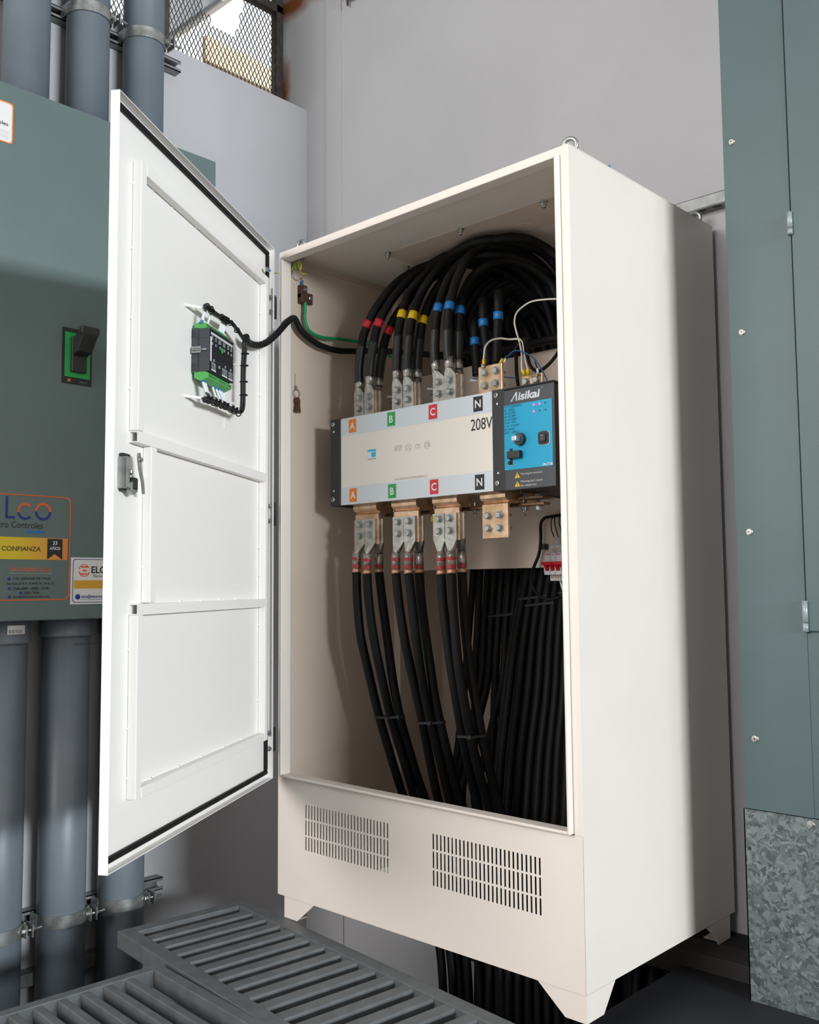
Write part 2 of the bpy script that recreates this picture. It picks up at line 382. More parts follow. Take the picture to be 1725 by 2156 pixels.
# what lies outside the window
o = MB().box(-2.53, -2.5, 1.44, 6, 4.09, 4.25).build('outside_beam', 'tan', bevel=.005)
tag(o, 'tan painted roof beam of the yard seen through the mesh window', 'beam')
o = MB().box(-3.1, -2.9, 1.35, 5, -1.0, 4.36).build('outside_wall', 'outside')
tag(o, 'pale rendered yard wall low behind the mesh window', 'wall'); o['kind'] = 'structure'
du = root('sheet_duct', (-1.0, .46, 3.28))
MB().prism([(.362, 3.62), (.362, 3.315), (.372, 3.268), (.392, 3.270), (.63, 3.50), (.63, 3.62)], -1.5, -.86, axis='x').build('duct_body', 'sheet', du, bevel=.002)
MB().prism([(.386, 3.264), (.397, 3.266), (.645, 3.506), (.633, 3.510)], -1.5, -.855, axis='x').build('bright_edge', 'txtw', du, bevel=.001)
tag(du, 'grey sheet metal duct pushed through a torn hole at the top of the window mesh', 'duct')

# ================================================================ gratings over the trench
def grating(name, ax, ay, rz, L_, W_, fw, along, n0, pitch, bw, off):
    """steel grating of frame and bars; along='y': the bars run across the width"""
    T = Matrix.Translation((ax, ay, -.06)) @ Matrix.Rotation(rz, 4, 'Z')
    r = root(name, (0, 0, -.05), T); h = .045
    f = MB().box(0, L_, -fw, 0, -h, 0).box(0, L_, -W_, -W_+fw, -h, 0).box(0, fw, -W_+fw, -fw, -h, 0).box(L_-fw, L_, -W_+fw, -fw, -h, 0)
    f.build('frame', 'grate', r, bevel=.002)
    for i in range(n0):
        p = off+i*pitch
        if along == 'y': MB().box(p, p+bw, -W_+fw*.9, -fw*.9, -h*.9, -.003).build('bar', 'grate', r, bevel=.004)
        else: MB().box(fw*.9, L_-fw*.9, -p-bw, -p, -h*.9, -.003).build('bar', 'grate', r, bevel=.003)
    return r
tag(grating('floor_grating', -.187, .020, math.radians(-6.0), 1.15, .405, .042, 'y', 15, .0715, .038, .082), 'grey painted steel floor grating running under the open cabinet, bars across its width', 'grating')
tag(grating('floor_grating', .0595, -.432, math.radians(-3.5), 1.1, .46, .030, 'x', 7, .0566, .022, .084), 'grey steel floor grating with long lengthwise bars, laid in front of the grey pipes', 'grating')

# ================================================================ pipes on the side wall
PX = -.665
def pipe(name, y, r, z0, z1, label, group, socket=None, sticker=False):
    if socket:
        ro = root(name, (PX, y, z0))
        MB().tube([(PX, y, z0), (PX, y, z1)], r, 40).build('pipe_body', 'pipe', ro)
        a, b_ = socket
        MB().tube([(PX, y, a), (PX, y, a+.006), (PX, y, a+.010), (PX, y, b_)], [r+.002, r+.009, r+.0075, r+.0075], 40).build('coupling', 'pipe', ro)
        if sticker:
            s = MB(); a0, a1 = -.25, .45; n = 8
            vs = [(PX+(r+.0085)*math.cos(a0+(a1-a0)*k/n), y+(r+.0085)*math.sin(a0+(a1-a0)*k/n), z) for z in (.752, .778) for k in range(n+1)]
            s.add(vs, [(k, k+1, n+2+k, n+1+k) for k in range(n)]); st = s.build('barcode_sticker', 'paper', ro)
            ts = MB()
            for k in range(12):
                t0 = -.2+.045*k; wv = .012 if k % 3 else .022
                vs = [(PX+(r+.009)*math.cos(t), y+(r+.009)*math.sin(t), z) for z in (.755, .765) for t in (t0, t0+wv)]
                ts.add(vs, [(0, 1, 3, 2)])
            ts.build('barcode', 'txtk', st)
    else:
        ro = MB().tube([(PX, y, z0), (PX, y, z1)], r, 40).build(name, 'pipe')
    return tag(ro, label, 'pipe', group)
pipe('conduit_pipe', -.1201, .0743, -.78, .80, 'lower grey plastic pipe next to the cream door and the grating corner', 'pipes below the panelboard', (.735, .80))
pipe('conduit_pipe', -.3255, .0732, -.78, .80, 'lower grey plastic pipe between its two neighbours under the panelboard', 'pipes below the panelboard', (.735, .80))
pipe('conduit_pipe', -.5310, .0732, -.78, .80, 'lower grey plastic pipe with a barcode sticker on its coupling', 'pipes below the panelboard', (.720, .80), True)
pipe('conduit_pipe', -.078, .0710, 2.35, 4.9, 'upper grey plastic pipe beside the mesh window mullion', 'pipes above the panelboard')
pipe('conduit_pipe', -.289, .0705, 2.35, 4.9, 'upper grey plastic pipe between its two neighbours above the panelboard', 'pipes above the panelboard')
pipe('conduit_pipe', -.50, .0720, 2.35, 4.9, 'upper grey plastic pipe above the panelboard corner with the orange edged sticker', 'pipes above the panelboard')

def strut_rail(z, y0, y1, label, h=.042, d=.040, x=-.75):
    t = .003
    o = MB().box(x, x+t, y0, y1, z-h/2, z+h/2).box(x, x+d, y0, y1, z+h/2-t, z+h/2).box(x, x+d, y0, y1, z-h/2, z-h/2+t)\
        .box(x+d-t, x+d, y0, y1, z+h/2-.011, z+h/2).box(x+d-t, x+d, y0, y1, z-h/2, z-h/2+.011).build('strut_channel', 'strut')
    return tag(o, label, 'strut channel')
strut_rail(2.812, -1.2, .105, 'grey slotted steel channel on the wall behind the upper pipes, below the window')
strut_rail(-.126, -1.2, .068, 'grey steel channel on the wall behind the lower pipes, above the grating')
o = MB().box(-.75, -.70, -1.2, .3, -.33, -.29).build('trench_angle', 'strut', bevel=.002)
tag(o, 'grey steel angle along the trench edge behind the foot of the pipes', 'steel angle')

def clamp(y, z, r, label, group):
    ro = root('pipe_clamp', (PX, y, z)); hw = .019
    n = 28; R_ = r+.0025; a0, a1 = -PI*.98, PI*.06
    def band(a0, a1):
        vs = []
        for k in range(n+1):
            a = a0+(a1-a0)*k/n
            for rr in (R_, R_+.003):
                for zz in (z-hw, z+hw): vs.append((PX+rr*math.sin(-a+PI/2), y+rr*math.cos(-a+PI/2)*-1, zz))
        fs = []
        for k in range(n):
            b_ = 4*k; c = b_+4; fs += [(b_, b_+1, c+1, c), (b_+2, c+2, c+3, b_+3), (b_, c, c+2, b_+2), (b_+1, b_+3, c+3, c+1)]
        return vs, fs
    vs, fs = band(-PI*.5, PI*.30)
    h1 = MB().add([(v[0], 2*y-v[1], v[2]) for v in vs], fs, 0, False)
    ya = y+R_*math.sin(PI*.30); xa = PX+R_*math.cos(PI*.30)
    h1.box(-.71, PX+.0, y-R_-.0035, y-R_, z-hw, z+hw); h1.box(xa-.002, xa+.032, ya-.0015, ya+.002, z-hw, z+hw)
    h1.build('clamp_strap', 'steel', ro)
    vs, fs = band(PI*.36, PI*.5)
    h2 = MB().add([(v[0], 2*y-v[1], v[2]) for v in vs], fs, 0, False)
    yb = y+R_*math.sin(PI*.36)+.010; xb = PX+R_*math.cos(PI*.36)
    h2.box(xb-.002, xa+.032, yb, yb+.0035, z-hw, z+hw); h2.box(-.71, PX, y+R_, y+R_+.0035, z-hw, z+hw); h2.build('clamp_strap', 'steel', ro)
    MB().bolt((xa+.017, ya-.002, z), (0, -1, 0), .009, .007).tube([(xa+.017, ya, z), (xa+.017, yb+.035, z)], .004, 10).bolt((xa+.017, yb+.0035, z), (0, 1, 0), .008, .007).build('clamp_bolt', 'bolt', ro)
    return tag(ro, label, 'pipe clamp', group)
clamp(-.1201, -.126, .0743, 'galvanised pipe clamp on the lower pipe next to the grating corner', 'lower pipe clamps')
clamp(-.3255, -.126, .0732, 'galvanised pipe clamp on the lower pipe between its two neighbours', 'lower pipe clamps')
clamp(-.5310, -.126, .0732, 'galvanised pipe clamp on the lower pipe under the barcode sticker', 'lower pipe clamps')
clamp(-.078, 2.812, .0710, 'galvanised pipe clamp on the upper pipe beside the window mullion', 'upper pipe clamps')
clamp(-.289, 2.812, .0705, 'galvanised pipe clamp on the upper pipe between its two neighbours', 'upper pipe clamps')

# ================================================================ green grey panelboard on the side wall
pb = root('panelboard', (-.65, -.4, .79))
MB().box(-.745, -.55, -1.05, .1516, .792, 2.414).build('enclosure', 'panel', pb, bevel=.003)
hp = MB().prism(rrect(.100, .176, .002), -.551, -.548, axis='x', T=Matrix.Translation((0, -.367, 1.612))).build('breaker_plate', 'lblack', pb)
MB().box(-.548, -.5455, -.408, -.325, 1.545, 1.686).build('green_plate', 'lgreen', hp)
MB().box(-.5455, -.530, -.392, -.342, 1.56, 1.672, 0).prism([(-.530, 1.665), (-.47, 1.69), (-.462, 1.668), (-.50, 1.62), (-.530, 1.61)], -.392, -.342, axis='y').box(-.485, -.462, -.396, -.338, 1.668, 1.692).build('breaker_handle', 'blacks', hp, bevel=.003)
MB().box(-.548, -.546, -.398, -.389, 1.530, 1.539).build('maker_mark', 'ored', hp)
text('lettering', 'GENERAL  1.0 A', TL(-.5478, -.345, 1.533), 'txtg', hp, wd=.026)
tag(pb, 'green grey wall panelboard with a green rimmed breaker handle behind the open door', 'panelboard')

def sticker_edge(name, y0, y1, z0, z1, mt, w_, r, parent, x=-.5495):
    T = TL(x, (y0+y1)/2, (z0+z1)/2)
    return outline(MB(), [(a, b_) for a, b_ in rrect(y1-y0, z1-z0, r, 8)], w_, T).build(name, mt, parent)
# large dealer sticker, clear film
s = root('dealer_sticker', (-.5495, -.55, .85)); X = -.5496
sticker_edge('border', -.73, -.378, .852, 1.168, 'ored', .0035, .018, s)
MB().box(X, X+.0006, -.73, -.3865, .974, 1.040).build('colour_band', 'bandg', s)
MB().prism([(-.4515, 1.038), (-.4035, 1.038), (-.4035, .975), (-.4275, .992), (-.4515, .975)], X+.0006, X+.0012, axis='x').build('ribbon', 'lblack', s)
for nm, st, yc, z, wd, mt, bo in (('lettering', '33', -.4275, 1.0255, .014, 'txtw', .01), ('lettering', 'AÑOS', -.4275, 1.010, .034, 'txtw', .01)):
    text(nm, st, TL(X+.0013, yc, z), mt, s, wd=wd, bold=bo)
def ringtext(yc, zc, ro_, gap):
    m = MB(); n = 30; a0, a1 = gap, 2*PI-gap
    for k in range(n):
        t0, t1 = a0+(a1-a0)*k/n, a0+(a1-a0)*(k+1)/n; q = 0 if math.sin((t0+t1)/2) > -.1 else 1
        vs = [(X+.0005, yc+r_*math.cos(t), zc+r_*1.05*math.sin(t)) for t in (t0, t1) for r_ in (ro_, ro_*.72)]
        m.add(vs, [(0, 1, 3, 2)], q)
    return m
m = ringtext(-.5225, 1.1175, .0245, .75); m.build('logo_letter_c', ['ored', 'txtb'], s)
m = ringtext(-.4670, 1.1195, .0260, 0); m.build('logo_letter_o', ['ored', 'txtb'], s)
MB().box(X, X+.0005, -.582, -.575, 1.10, 1.160).box(X, X+.0005, -.582, -.553, 1.094, 1.1015).build('logo_letter_l', 'txtb', s)
MB().box(X, X+.0005, -.640, -.634, 1.10, 1.145).box(X, X+.0005, -.640, -.610, 1.095, 1.1005).box(X, X+.0005, -.640, -.612, 1.12, 1.1255).build('logo_letter_e', 'ored', s)
MB().box(X, X+.0005, -.520, -.462, 1.054, 1.0605).build('logo_underline', 'bluet', s)
text('lettering', 'Electro Controles', TL(X, -.467, 1.077), 'txtk', s, ht=.019, align='RIGHT', wd=.172)
text('lettering', 'CALIDAD QUE GENERA CONFIANZA', TL(X+.0007, -.472, 1.0045), 'txtk', s, ht=.0165, align='RIGHT', bold=.008, wd=.345)
text('lettering', 'SAN PEDRO SULA', TL(X, -.499, .944), 'ored', s, wd=.128)
MB().box(X, X+.0004, -.566, -.436, .9325, .9333).build('rule', 'txtg', s)
for st, yc, z, wd in (('COL. JARDINES DEL VALLE', -.4965, .9165, .116), ('5ta CALLE 9 Y 10 AVE. N. 14 N. O.', -.499, .9025, .146), ('2566-0089 / 0089 / 2518', -.500, .888, .110), ('3285-7634', -.4975, .875, .048), ('elco@electrocontroles.com', -.4975, .8632, .112)):
    text('lettering', st, TL(X, yc, z), 'txtk', s, wd=wd, bold=.012)
for yc, z in ((-.5665, .9165), (-.565, .888), (-.530, .875), (-.5645, .8632)):
    MB().tube([(X, yc, z), (X+.0005, yc, z)], .0045, 16).build('icon', 'txtb', s)
tag(s, 'large dealer sticker with orange rounded border and yellow band on the panelboard', 'sticker')
# small white sticker beside it
s = root('contact_sticker', (-.5495, -.28, .84))
MB().box(-.5496, -.5490, -.3745, -.18, .838, .983).build('paper', 'paper', s)
sticker_edge('border', -.368, -.186, .843, .978, 'txtb', .0018, .010, s, -.5490)
MB().box(-.5490, -.5486, -.363, -.190, .8865, .912).build('colour_band', 'band', s)
for k, (aa, bb) in enumerate(((.5, 2.9), (3.4, 6.0))):
    m = MB(); n = 14
    for q in range(n):
        t0, t1 = aa+(bb-aa)*q/n, aa+(bb-aa)*(q+1)/n; ri = .0145+.003*math.sin(q/n*PI)
        m.add([(-.5487, -.330+r_*math.cos(t), .9425+r_*math.sin(t)) for t in (t0, t1) for r_ in (.0195, ri)], [(0, 1, 3, 2)])
    m.build('logo_arc', 'ored', s)
MB().box(-.5488, -.5485, -.340, -.320, .951, .956).box(-.5488, -.5485, -.336, -.322, .940, .945).box(-.5488, -.5485, -.342, -.320, .929, .934).build('logo_letter_e', 'ored', s)
text('lettering', 'ELCO', TL(-.5489, -.306, .945), 'txtk', s, ht=.022, align='LEFT', bold=.02)
text('lettering', 'Electro Controles', TL(-.5489, -.299, .926), 'txtk', s, ht=.008, align='LEFT')
text('lettering', 'CALIDAD QUE GENERA CONFIANZA', TL(-.5485, -.358, .899), 'txtk', s, wd=.155, align='LEFT', bold=.01, shear=.2)
text('lettering', 'elco@electrocontroles.com', TL(-.5489, -.338, .861), 'txtb', s, wd=.135, align='LEFT', bold=.02)
MB().box(-.5489, -.5486, -.338, -.203, .8525, .8535).build('underline', 'txtb', s)
MB().tube([(-.549, -.350, .861), (-.5485, -.350, .861)], .0085, 20).build('mail_icon', 'txtb', s)
tag(s, 'small white contact sticker with orange logo, partly behind the cream door', 'sticker')
# sticker at the top
s = root('name_sticker', (-.5495, -.65, 2.23))
MB().prism(rrect(.16, .127, .01), -.5496, -.5490, axis='x', T=Matrix.Translation((0, -.668, 2.290))).build('paper', 'paper', s)
sticker_edge('border', -.748, -.588, 2.2265, 2.3535, 'orange', .0035, .01, s, -.5490)
text('lettering', 'Electro Controles', TL(-.5489, -.603, 2.285), 'txtk', s, ht=.0125, align='RIGHT', bold=.01, wd=.135)
for k in range(5):
    text('lettering', ['Tel. 2566-0089 San Pedro Sula', 'Col. Jardines del Valle', 'elco@electrocontroles.com', 'Controles electricos', 'Honduras'][k], TL(-.5489, -.601, 2.262-.0055*k), 'txtg', s, ht=.0035, align='RIGHT')
tag(s, 'white sticker with an orange edge at the top of the panelboard', 'sticker')

# ================================================================ green grey cabinet beside the cream one
g = root('switchgear_cabinet', (1.6, .6, .35))
MB().box(1.2175, 2.3, .452, .749, .3475, 4.2).build('body', 'panelr', g)
MB().box(1.2165, 1.379, .446, .452, .3475, 4.2).build('front_trim', 'panelr', g, bevel=.001)
MB().box(1.379, 2.3, .448, .452, .3475, .770).build('lower_panel', 'panelr', g, bevel=.001)
dr = MB().box(1.3815, 2.3, .443, .452, .7735, 4.2).build('door', 'panelr', g, bevel=.0015)
for z0, z1 in ((1.716, 1.771), (.772, .844)):
    hn = MB(); L3 = (z1-z0)
    for a, b_ in ((0, .28), (.30, 1)): hn.tube([(1.3795, .4395, z0+L3*a), (1.3795, .4395, z0+L3*b_)], .0064, 14)
    hn.build('hinge', 'hingem', dr)
for x, z in ((1.2394, 1.9938), (1.249, 1.5045), (1.2503, 1.010), (1.2463, .5142), (1.239, 2.50)):
    MB().tube([(x, .446, z), (x, .4435, z), (x, .442, z)], [.0095, .009, .005], 20).box(x-.004, x+.004, .4416, .443, z-.0007, z+.0007, 1).box(x-.0007, x+.0007, .4416, .443, z-.004, z+.004, 1).build('trim_screw', ['tin', 'dark'], g)
tag(g, 'tall green grey cabinet with round trim screws and two hinges beside the cream cabinet', 'cabinet')
g = root('wireway_sheet', (1.6, .45, -.1))
MB().box(1.2105, 2.3, .4475, .4515, -.80, .3455).box(1.2105, 1.2135, .4475, .749, -.80, .3455).build('sheet', 'spangle', g)
MB().bolt((1.3705, .4475, .3313), (0, -1, 0), .0085, .007).tube([(1.3705, .441, .3313), (1.3705, .436, .3313)], .0045, 10).build('sheet_bolt', 'bolt', g)
MB().tube([(1.2225, .4474, .254), (1.2225, .4468, .254)], .004, 12).build('screw_hole', 'dark', g)
tag(g, 'spangled galvanised steel sheet below the green grey cabinet', 'metal sheet')
# slotted channel on the back wall
ch = MB().box(.85, 1.3, .710, .713, 1.957, 1.993).box(.85, 1.3, .710, .750, 1.990, 1.993).build('strut_channel', 'strut', bevel=.001)
for k in range(9):
    MB().box(.862+.048*k, .862+.048*k+.026, .718, .732, 1.9562, 1.9566).build('slot', 'dark', ch)
sl = MB().box(.85, 1.3, .710, .750, 1.9568, 1.9595).build('channel_web', 'strut', ch)
tag(ch, 'slotted steel channel on the back wall between the cream and green grey cabinets', 'strut channel')
h = root('ceiling_hanger', (-.478, .745, 3.24))
MB().tube([(-.478, .735, 3.235), (-.478, .735, 3.5)], .0042, 12).build('threaded_rod', 'brown', h)
MB().prism([(-.50, 3.262), (-.445, 3.250), (-.415, 3.268), (-.418, 3.31), (-.50, 3.31)], .722, .728, axis='y').box(-.495, -.415, .722, .75, 3.30, 3.306).build('bracket', 'steel', h, bevel=.002)
tag(h, 'grey threaded rod hanger with bracket high on the back wall', 'hanger')
# ================================================================ the cream cabinet
W, D, H = 1.0486, .7276, 1.9
cb = root('transfer_cabinet', (W/2, D/2, -.06))
t = .003
OX0, OX1, OZ0, OZ1 = .030, 1.018, .345, 1.872          # door opening
# side, back, top and front sheets
MB().box(0, t, 0, D, 0, H).build('side_panel', 'creamshade', cb, bevel=.001)
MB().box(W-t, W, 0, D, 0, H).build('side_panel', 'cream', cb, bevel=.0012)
MB().box(t, W-t, D-t, D, 0, H).build('back_panel', 'creamshade', cb)
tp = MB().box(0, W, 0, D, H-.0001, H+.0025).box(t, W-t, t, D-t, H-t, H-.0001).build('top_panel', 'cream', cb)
MB().box(.228, .88, .2165, .3755, H-t-.0012, H-t).build('gland_plate', 'creamshade', tp, bevel=.0005)
for x, y in ((.297, .333), (.438, .336), (.679, .336)):
    MB().ring((x, y, H-t-.0014), (0, 0, 1), .027, .0005, 32, 5).build('knockout', 'cream', tp)
for x, y in ((.0441, .0527), (.2511, .2154), (.203, .349), (.5356, .2206), (.821, .2246), (.539, .483), (.87, .38)):
    MB().bolt((x, y, H-t-.0012), (0, 0, -1), .0078, .009).tube([(x, y, H-.012), (x, y, H-.022)], .0045, 12).build('hanging_bolt', 'bolt', tp)
MB().box(t, t+.012, .02, D-t, H-.030, H-.027).build('top_seam', 'creamshade', cb)
# front frame around the opening
ff = MB()
ff.box(0, OX0-.008, -.0015, -.0002, .3362, H-.0003).box(OX1+.008, W, -.0015, -.0002, .3362, H-.0003).box(OX0-.008, OX1+.008, -.0015, -.0002, OZ1+.008, H-.0003)
ff.build('front_frame', 'cream', cb, bevel=.0008)
lip = MB(); lw, ly = .007, -.017
lip.box(OX0-lw, OX0, ly, .02, OZ0-lw, OZ1+lw).box(OX1, OX1+lw, ly, .02, OZ0-lw, OZ1+lw)
lip.box(OX0, OX1, ly, .02, OZ1, OZ1+lw).box(OX0, OX1, ly, .02, OZ0-lw, OZ0)
lip.build('opening_lip', 'cream', cb, bevel=.0018)
# lower front panel with louvre slots
def holed_panel(x0, x1, z0, z1, y0, y1, holes):
    m = MB()
    xs = sorted({x0, x1} | {h[0] for h in holes} | {h[1] for h in holes}); zs = sorted({z0, z1} | {h[2] for h in holes} | {h[3] for h in holes})
    hs = {(h[0], h[2]) for h in holes}
    for i in range(len(xs)-1):
        for j in range(len(zs)-1):
            a, b_, c, d = xs[i], xs[i+1], zs[j], zs[j+1]
            if (a, c) in hs:
                m.add([(a, y0, c), (b_, y0, c), (b_, y0, d), (a, y0, d), (a, y1, c), (b_, y1, c), (b_, y1, d), (a, y1, d)], [(0, 4, 5, 1), (1, 5, 6, 2), (2, 6, 7, 3), (3, 7, 4, 0)])
            else:
                m.add([(a, y0, c), (b_, y0, c), (b_, y0, d), (a, y0, d), (a, y1, c), (b_, y1, c), (b_, y1, d), (a, y1, d)], [(0, 1, 2, 3), (7, 6, 5, 4)])
    return m
holes = []
rows = ((.1437, .1812), (.1862, .2272), (.2322, .2706))
for xa, xb, n in ((.1215, .4510, 27), (.6060, .9345, 27)):
    p = (xb-xa-.0052)/(n-1)
    for k in range(n):
        for a, b_ in rows: holes.append((round(xa+k*p, 5), round(xa+k*p+.0052, 5), a, b_))
lf = holed_panel(0, W, 0, .336, -.0015, -.0002, holes).build('lower_front_panel', 'cream', cb)
# feet: folded plates with a slanted inner side
def foot(x, y, sx, sy):
    m = MB(); zb, zt = -.060, -.0005
    m.prism([(x, zt), (x+sx*.130, zt), (x+sx*.056, zb), (x, zb)], y, y+sy*.003, axis='y')
    m.prism([(y+sy*.0031, zt), (y+sy*.118, zt), (y+sy*.068, zb), (y+sy*.0031, zb)], x, x+sx*.003, axis='x')
    m.box(x+sx*.003, x+sx*.052, y+sy*.003, y+sy*.05, zb, zb+.003)
    m.build('foot', 'cream', cb)
foot(.027, .001, 1, 1); foot(W-.001, .001, -1, 1); foot(W-.001, .697, -1, -1); foot(.027, .697, 1, -1)
# bottom rails and inner rails
MB().box(t, W-t, .003, .05, 0, .003).box(t, W-t, D-.05, D-t, 0, .003).box(t, .05, .05, D-.05, 0, .003).box(W-.05, W-t, .05, D-.05, 0, .003).build('bottom_flange', 'creamshade', cb)
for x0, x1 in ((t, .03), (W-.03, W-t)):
    MB().box(x0, x1, .485, .540, .003, H-.02).build('mounting_rail', 'creamshade', cb, bevel=.002)
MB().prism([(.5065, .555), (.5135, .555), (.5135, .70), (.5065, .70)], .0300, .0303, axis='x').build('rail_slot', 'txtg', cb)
mp = MB().box(.012, W-.012, .482, .485, .936, 1.573).build('mounting_plate', 'creamshade', cb, bevel=.001)
for x, y, rz in ((.045, .048, 0), (W-.032, .055, .3), (W-.035, .69, .5), (.045, .69, 0)):
    e = MB().ring((0, 0, .024), (0, 1, 0), .0165, .0052, 28, 10).tube([(0, 0, -.002), (0, 0, .009)], [.011, .008], 16)
    e.build('lifting_eye', 'steel', cb, T=Matrix.Translation((x, y, H+.002)) @ Matrix.Rotation(rz, 4, 'Z'))
MB().tube([(.972, .30, H), (.972, .30, H+.05)], .003, 10).tube([(.972, .30, H+.045), (.972, .30, H+.068)], .0055, 12).build('cable_tail', 'bluet', cb)
# key plate on the inner wall
tag(cb, 'large open cream steel cabinet on four feet, its door swung wide', 'cabinet')

# ---------------------------------------------------------------- door
DOOR = frame((.027, -.042, 0), (.5324, -.8465, 0), (.8465, .5324, 0), (0, 0, 1))
DW, DZ0, DZ1, SK = .953, .338, 1.898, -.018
d = MB()
d.box(0, DW, SK-.002, SK, DZ0, DZ1)
d.box(DW-.002, DW, SK, 0, DZ0, DZ1).box(0, DW-.002, SK, 0, DZ1-.002, DZ1).box(0, DW-.002, SK, 0, DZ0, DZ0+.002).box(0, .002, SK, 0, DZ0+.002, DZ1-.002)
# narrow return on the hinge side
d.box(.002, .010, -.002, 0, DZ0+.12, DZ1-.12)
door = d.build('door', 'creamlit', cb, T=DOOR, bevel=.0006)
g_ = MB(); gz0, gz1, gu0, gu1 = .353, 1.883, .020, .946; n0, n1 = SK, SK+.010
g_.box(gu0, gu1, n0, n1, gz1-.012, gz1).box(gu0, gu1, n0, n1, gz0, gz0+.012).box(gu0, gu0+.012, n0, n1, gz0+.012, gz1-.012).box(gu1-.012, gu1, n0, n1, gz0+.012, gz1-.012)
g_.build('gasket', 'black', door, bevel=.003)
N1 = .003; SN = SK+.0003
def bar(name, u0, u1, z0, z1): return MB().box(u0, u1, SN, N1, z0, z1).build(name, 'creamlit', door, bevel=.0022)
def hollow(u0, u1, z0, z1):
    m = MB(); q = .0022
    m.box(u0, u1, SN, SN+q, z0, z1).box(u0, u1, N1-q, N1, z0, z1).box(u0, u1, SN+q, N1-q, z0, z0+q).box(u0, u1, SN+q, N1-q, z1-q, z1).box(u0, u0+.3, SN+q, N1-q, z0+q, z1-q)
    return m.build('stiffener', 'creamlit', door)
bar('stiffener', .834, .860, 1.212, 1.791); bar('stiffener', .080, .834, 1.766, 1.791); hollow(.080, .886-.026, 1.187, 1.211)
bar('stiffener', .770, .797, .854, 1.187); hollow(.080, .850, .830, .853)
bar('stiffener', .824, .850, .457, .830); bar('stiffener', .080, .824, .455, .478); bar('stiffener', .055, .080, .455, 1.791)
bl = [(u, z) for z in (1.766, 1.187) for u in (.15, .27, .4, .53, .66, .76)] + [(u, .830) for u in (.2, .33, .46, .6)] + [(u, .479) for u in (.2, .33, .47, .6, .74)] + [(u, .854) for u in (.15, .25, .36, .48, .6)]
w_ = MB()
for u, z in bl: w_.tube([(u, SK, z), (u+.008, SK+.002, z+.001)], [.0035, .002], 8)
for z in (1.68, 1.56, 1.44, 1.32, 1.1, 1.0, .92, .78, .68, .57): w_.tube([(.080, SK, z), (.086, SK+.002, z)], [.004, .002], 8)
for u, z in ((.862, 1.74), (.862, 1.6), (.862, 1.45), (.862, 1.3), (.798, 1.08), (.798, .93), (.851, .76), (.851, .6), (.851, .5)): w_.tube([(u-.003, SK, z), (u+.004, SK+.002, z)], [.0035, .002], 8)
w_.build('weld_bead', 'creamlit', door)
# latch
la = MB().box(.872, .902, SK, -.006, 1.082, 1.160).build('latch', 'blacks', door, bevel=.003)
MB().box(.893, .906, SK, .004, 1.087, 1.152).prism([(.880, 1.075), (.893, 1.082), (.893, 1.1), (.868, 1.11), (.866, 1.083)], -.006, .008, axis='y', mi=0).build('latch_housing', 'steel', la, bevel=.002)
MB().box(.868, .889, -.006, .010, 1.085, 1.111).build('latch_block', 'blacks', la, bevel=.004)
MB().prism([(.873, 1.162), (.862, 1.164), (.857, 1.152), (.853, 1.125), (.843, 1.105), (.840, 1.080), (.851, 1.080), (.856, 1.104), (.868, 1.128), (.874, 1.150)], .008, .0105, axis='y').build('cam_lever', 'steel', la, bevel=.0008)
MB().bolt((.866, .0105, 1.149), (0, 1, 0), .005, .004).bolt((.884, -.004, 1.122), (0, 1, 0), .006, .006).build('latch_screw', 'bolt', la)
# hinges
for z in (1.725, 1.101, .445):
    hg = MB().box(-.028, -.010, -.012, -.002, z-.034, z+.034).tube([(-.012, -.007, z-.034), (-.012, -.007, z+.034)], .006, 14).build('hinge', 'blacks', door)
    for dz in (-.022, .022): MB().bolt((.012, -.008, z+dz), (.55, .83, 0), .0058, .004).build('hinge_nut', 'bolt', hg)
for z in (1.725, 1.101, .445):
    for dz in (-.021, .021): MB().bolt((.004, .016, z+dz), (1, 0, 0), .0065, .006).build('hinge_bolt', 'dark', cb)

# ================================================================ control module on the door
def door_root(name, u, n, z): return root(name, (u, n, z), DOOR)
cm = door_root('control_module', .48, SK, 1.40)
MB().box(.404, .557, .004, .030, 1.403, 1.508).box(.408, .553, SK+.001, .004, 1.400, 1.511).build('housing', 'charc', cm, bevel=.0015)
dt = MB()
for z0, z1 in ((1.484, 1.4845), (1.438, 1.4385)): dt.box(.557, .5573, -.016, .028, z0, z1)
for k in range(3): dt.box(.5571, .5575, -.014, -.004, 1.488+.006*k, 1.4895+.006*k).box(.5571, .5575, -.014, -.004, 1.408+.006*k, 1.4095+.006*k)
dt.build('vent_groove', 'blacks', cm)
fp = MB().box(.4045, .5565, .030, .0308, 1.4035, 1.5075).build('face_label', 'lblack', cm)
MB().box(.545, .5525, .0308, .0312, 1.428, 1.488).build('white_strip', 'txtw', fp)
MB().tube([(.478, .0308, 1.470), (.478, .0312, 1.470)], .0068, 20).build('green_mark', 'lgreen', fp)
m = MB()
for r_, (z, z2) in enumerate(((1.500, 1.494),)):
    for k in range(20): m.box(.411+k*.007, .4155+k*.007, .0308, .0311, z2, z)
for u, n_ in ((.415, 2), (.436, 2), (.46, 3), (.488, 3), (.515, 2), (.537, 2)):
    for k in range(n_): m.box(u+k*.006, u+k*.006+.0008, .0308, .0311, 1.482, 1.492)
    m.box(u, u+.006*(n_-1), .0308, .0311, 1.482, 1.4828)
    m.box(u, u+.007, .0308, .0311, 1.474, 1.4755).box(u, u+.006, .0308, .0311, 1.4705, 1.472)
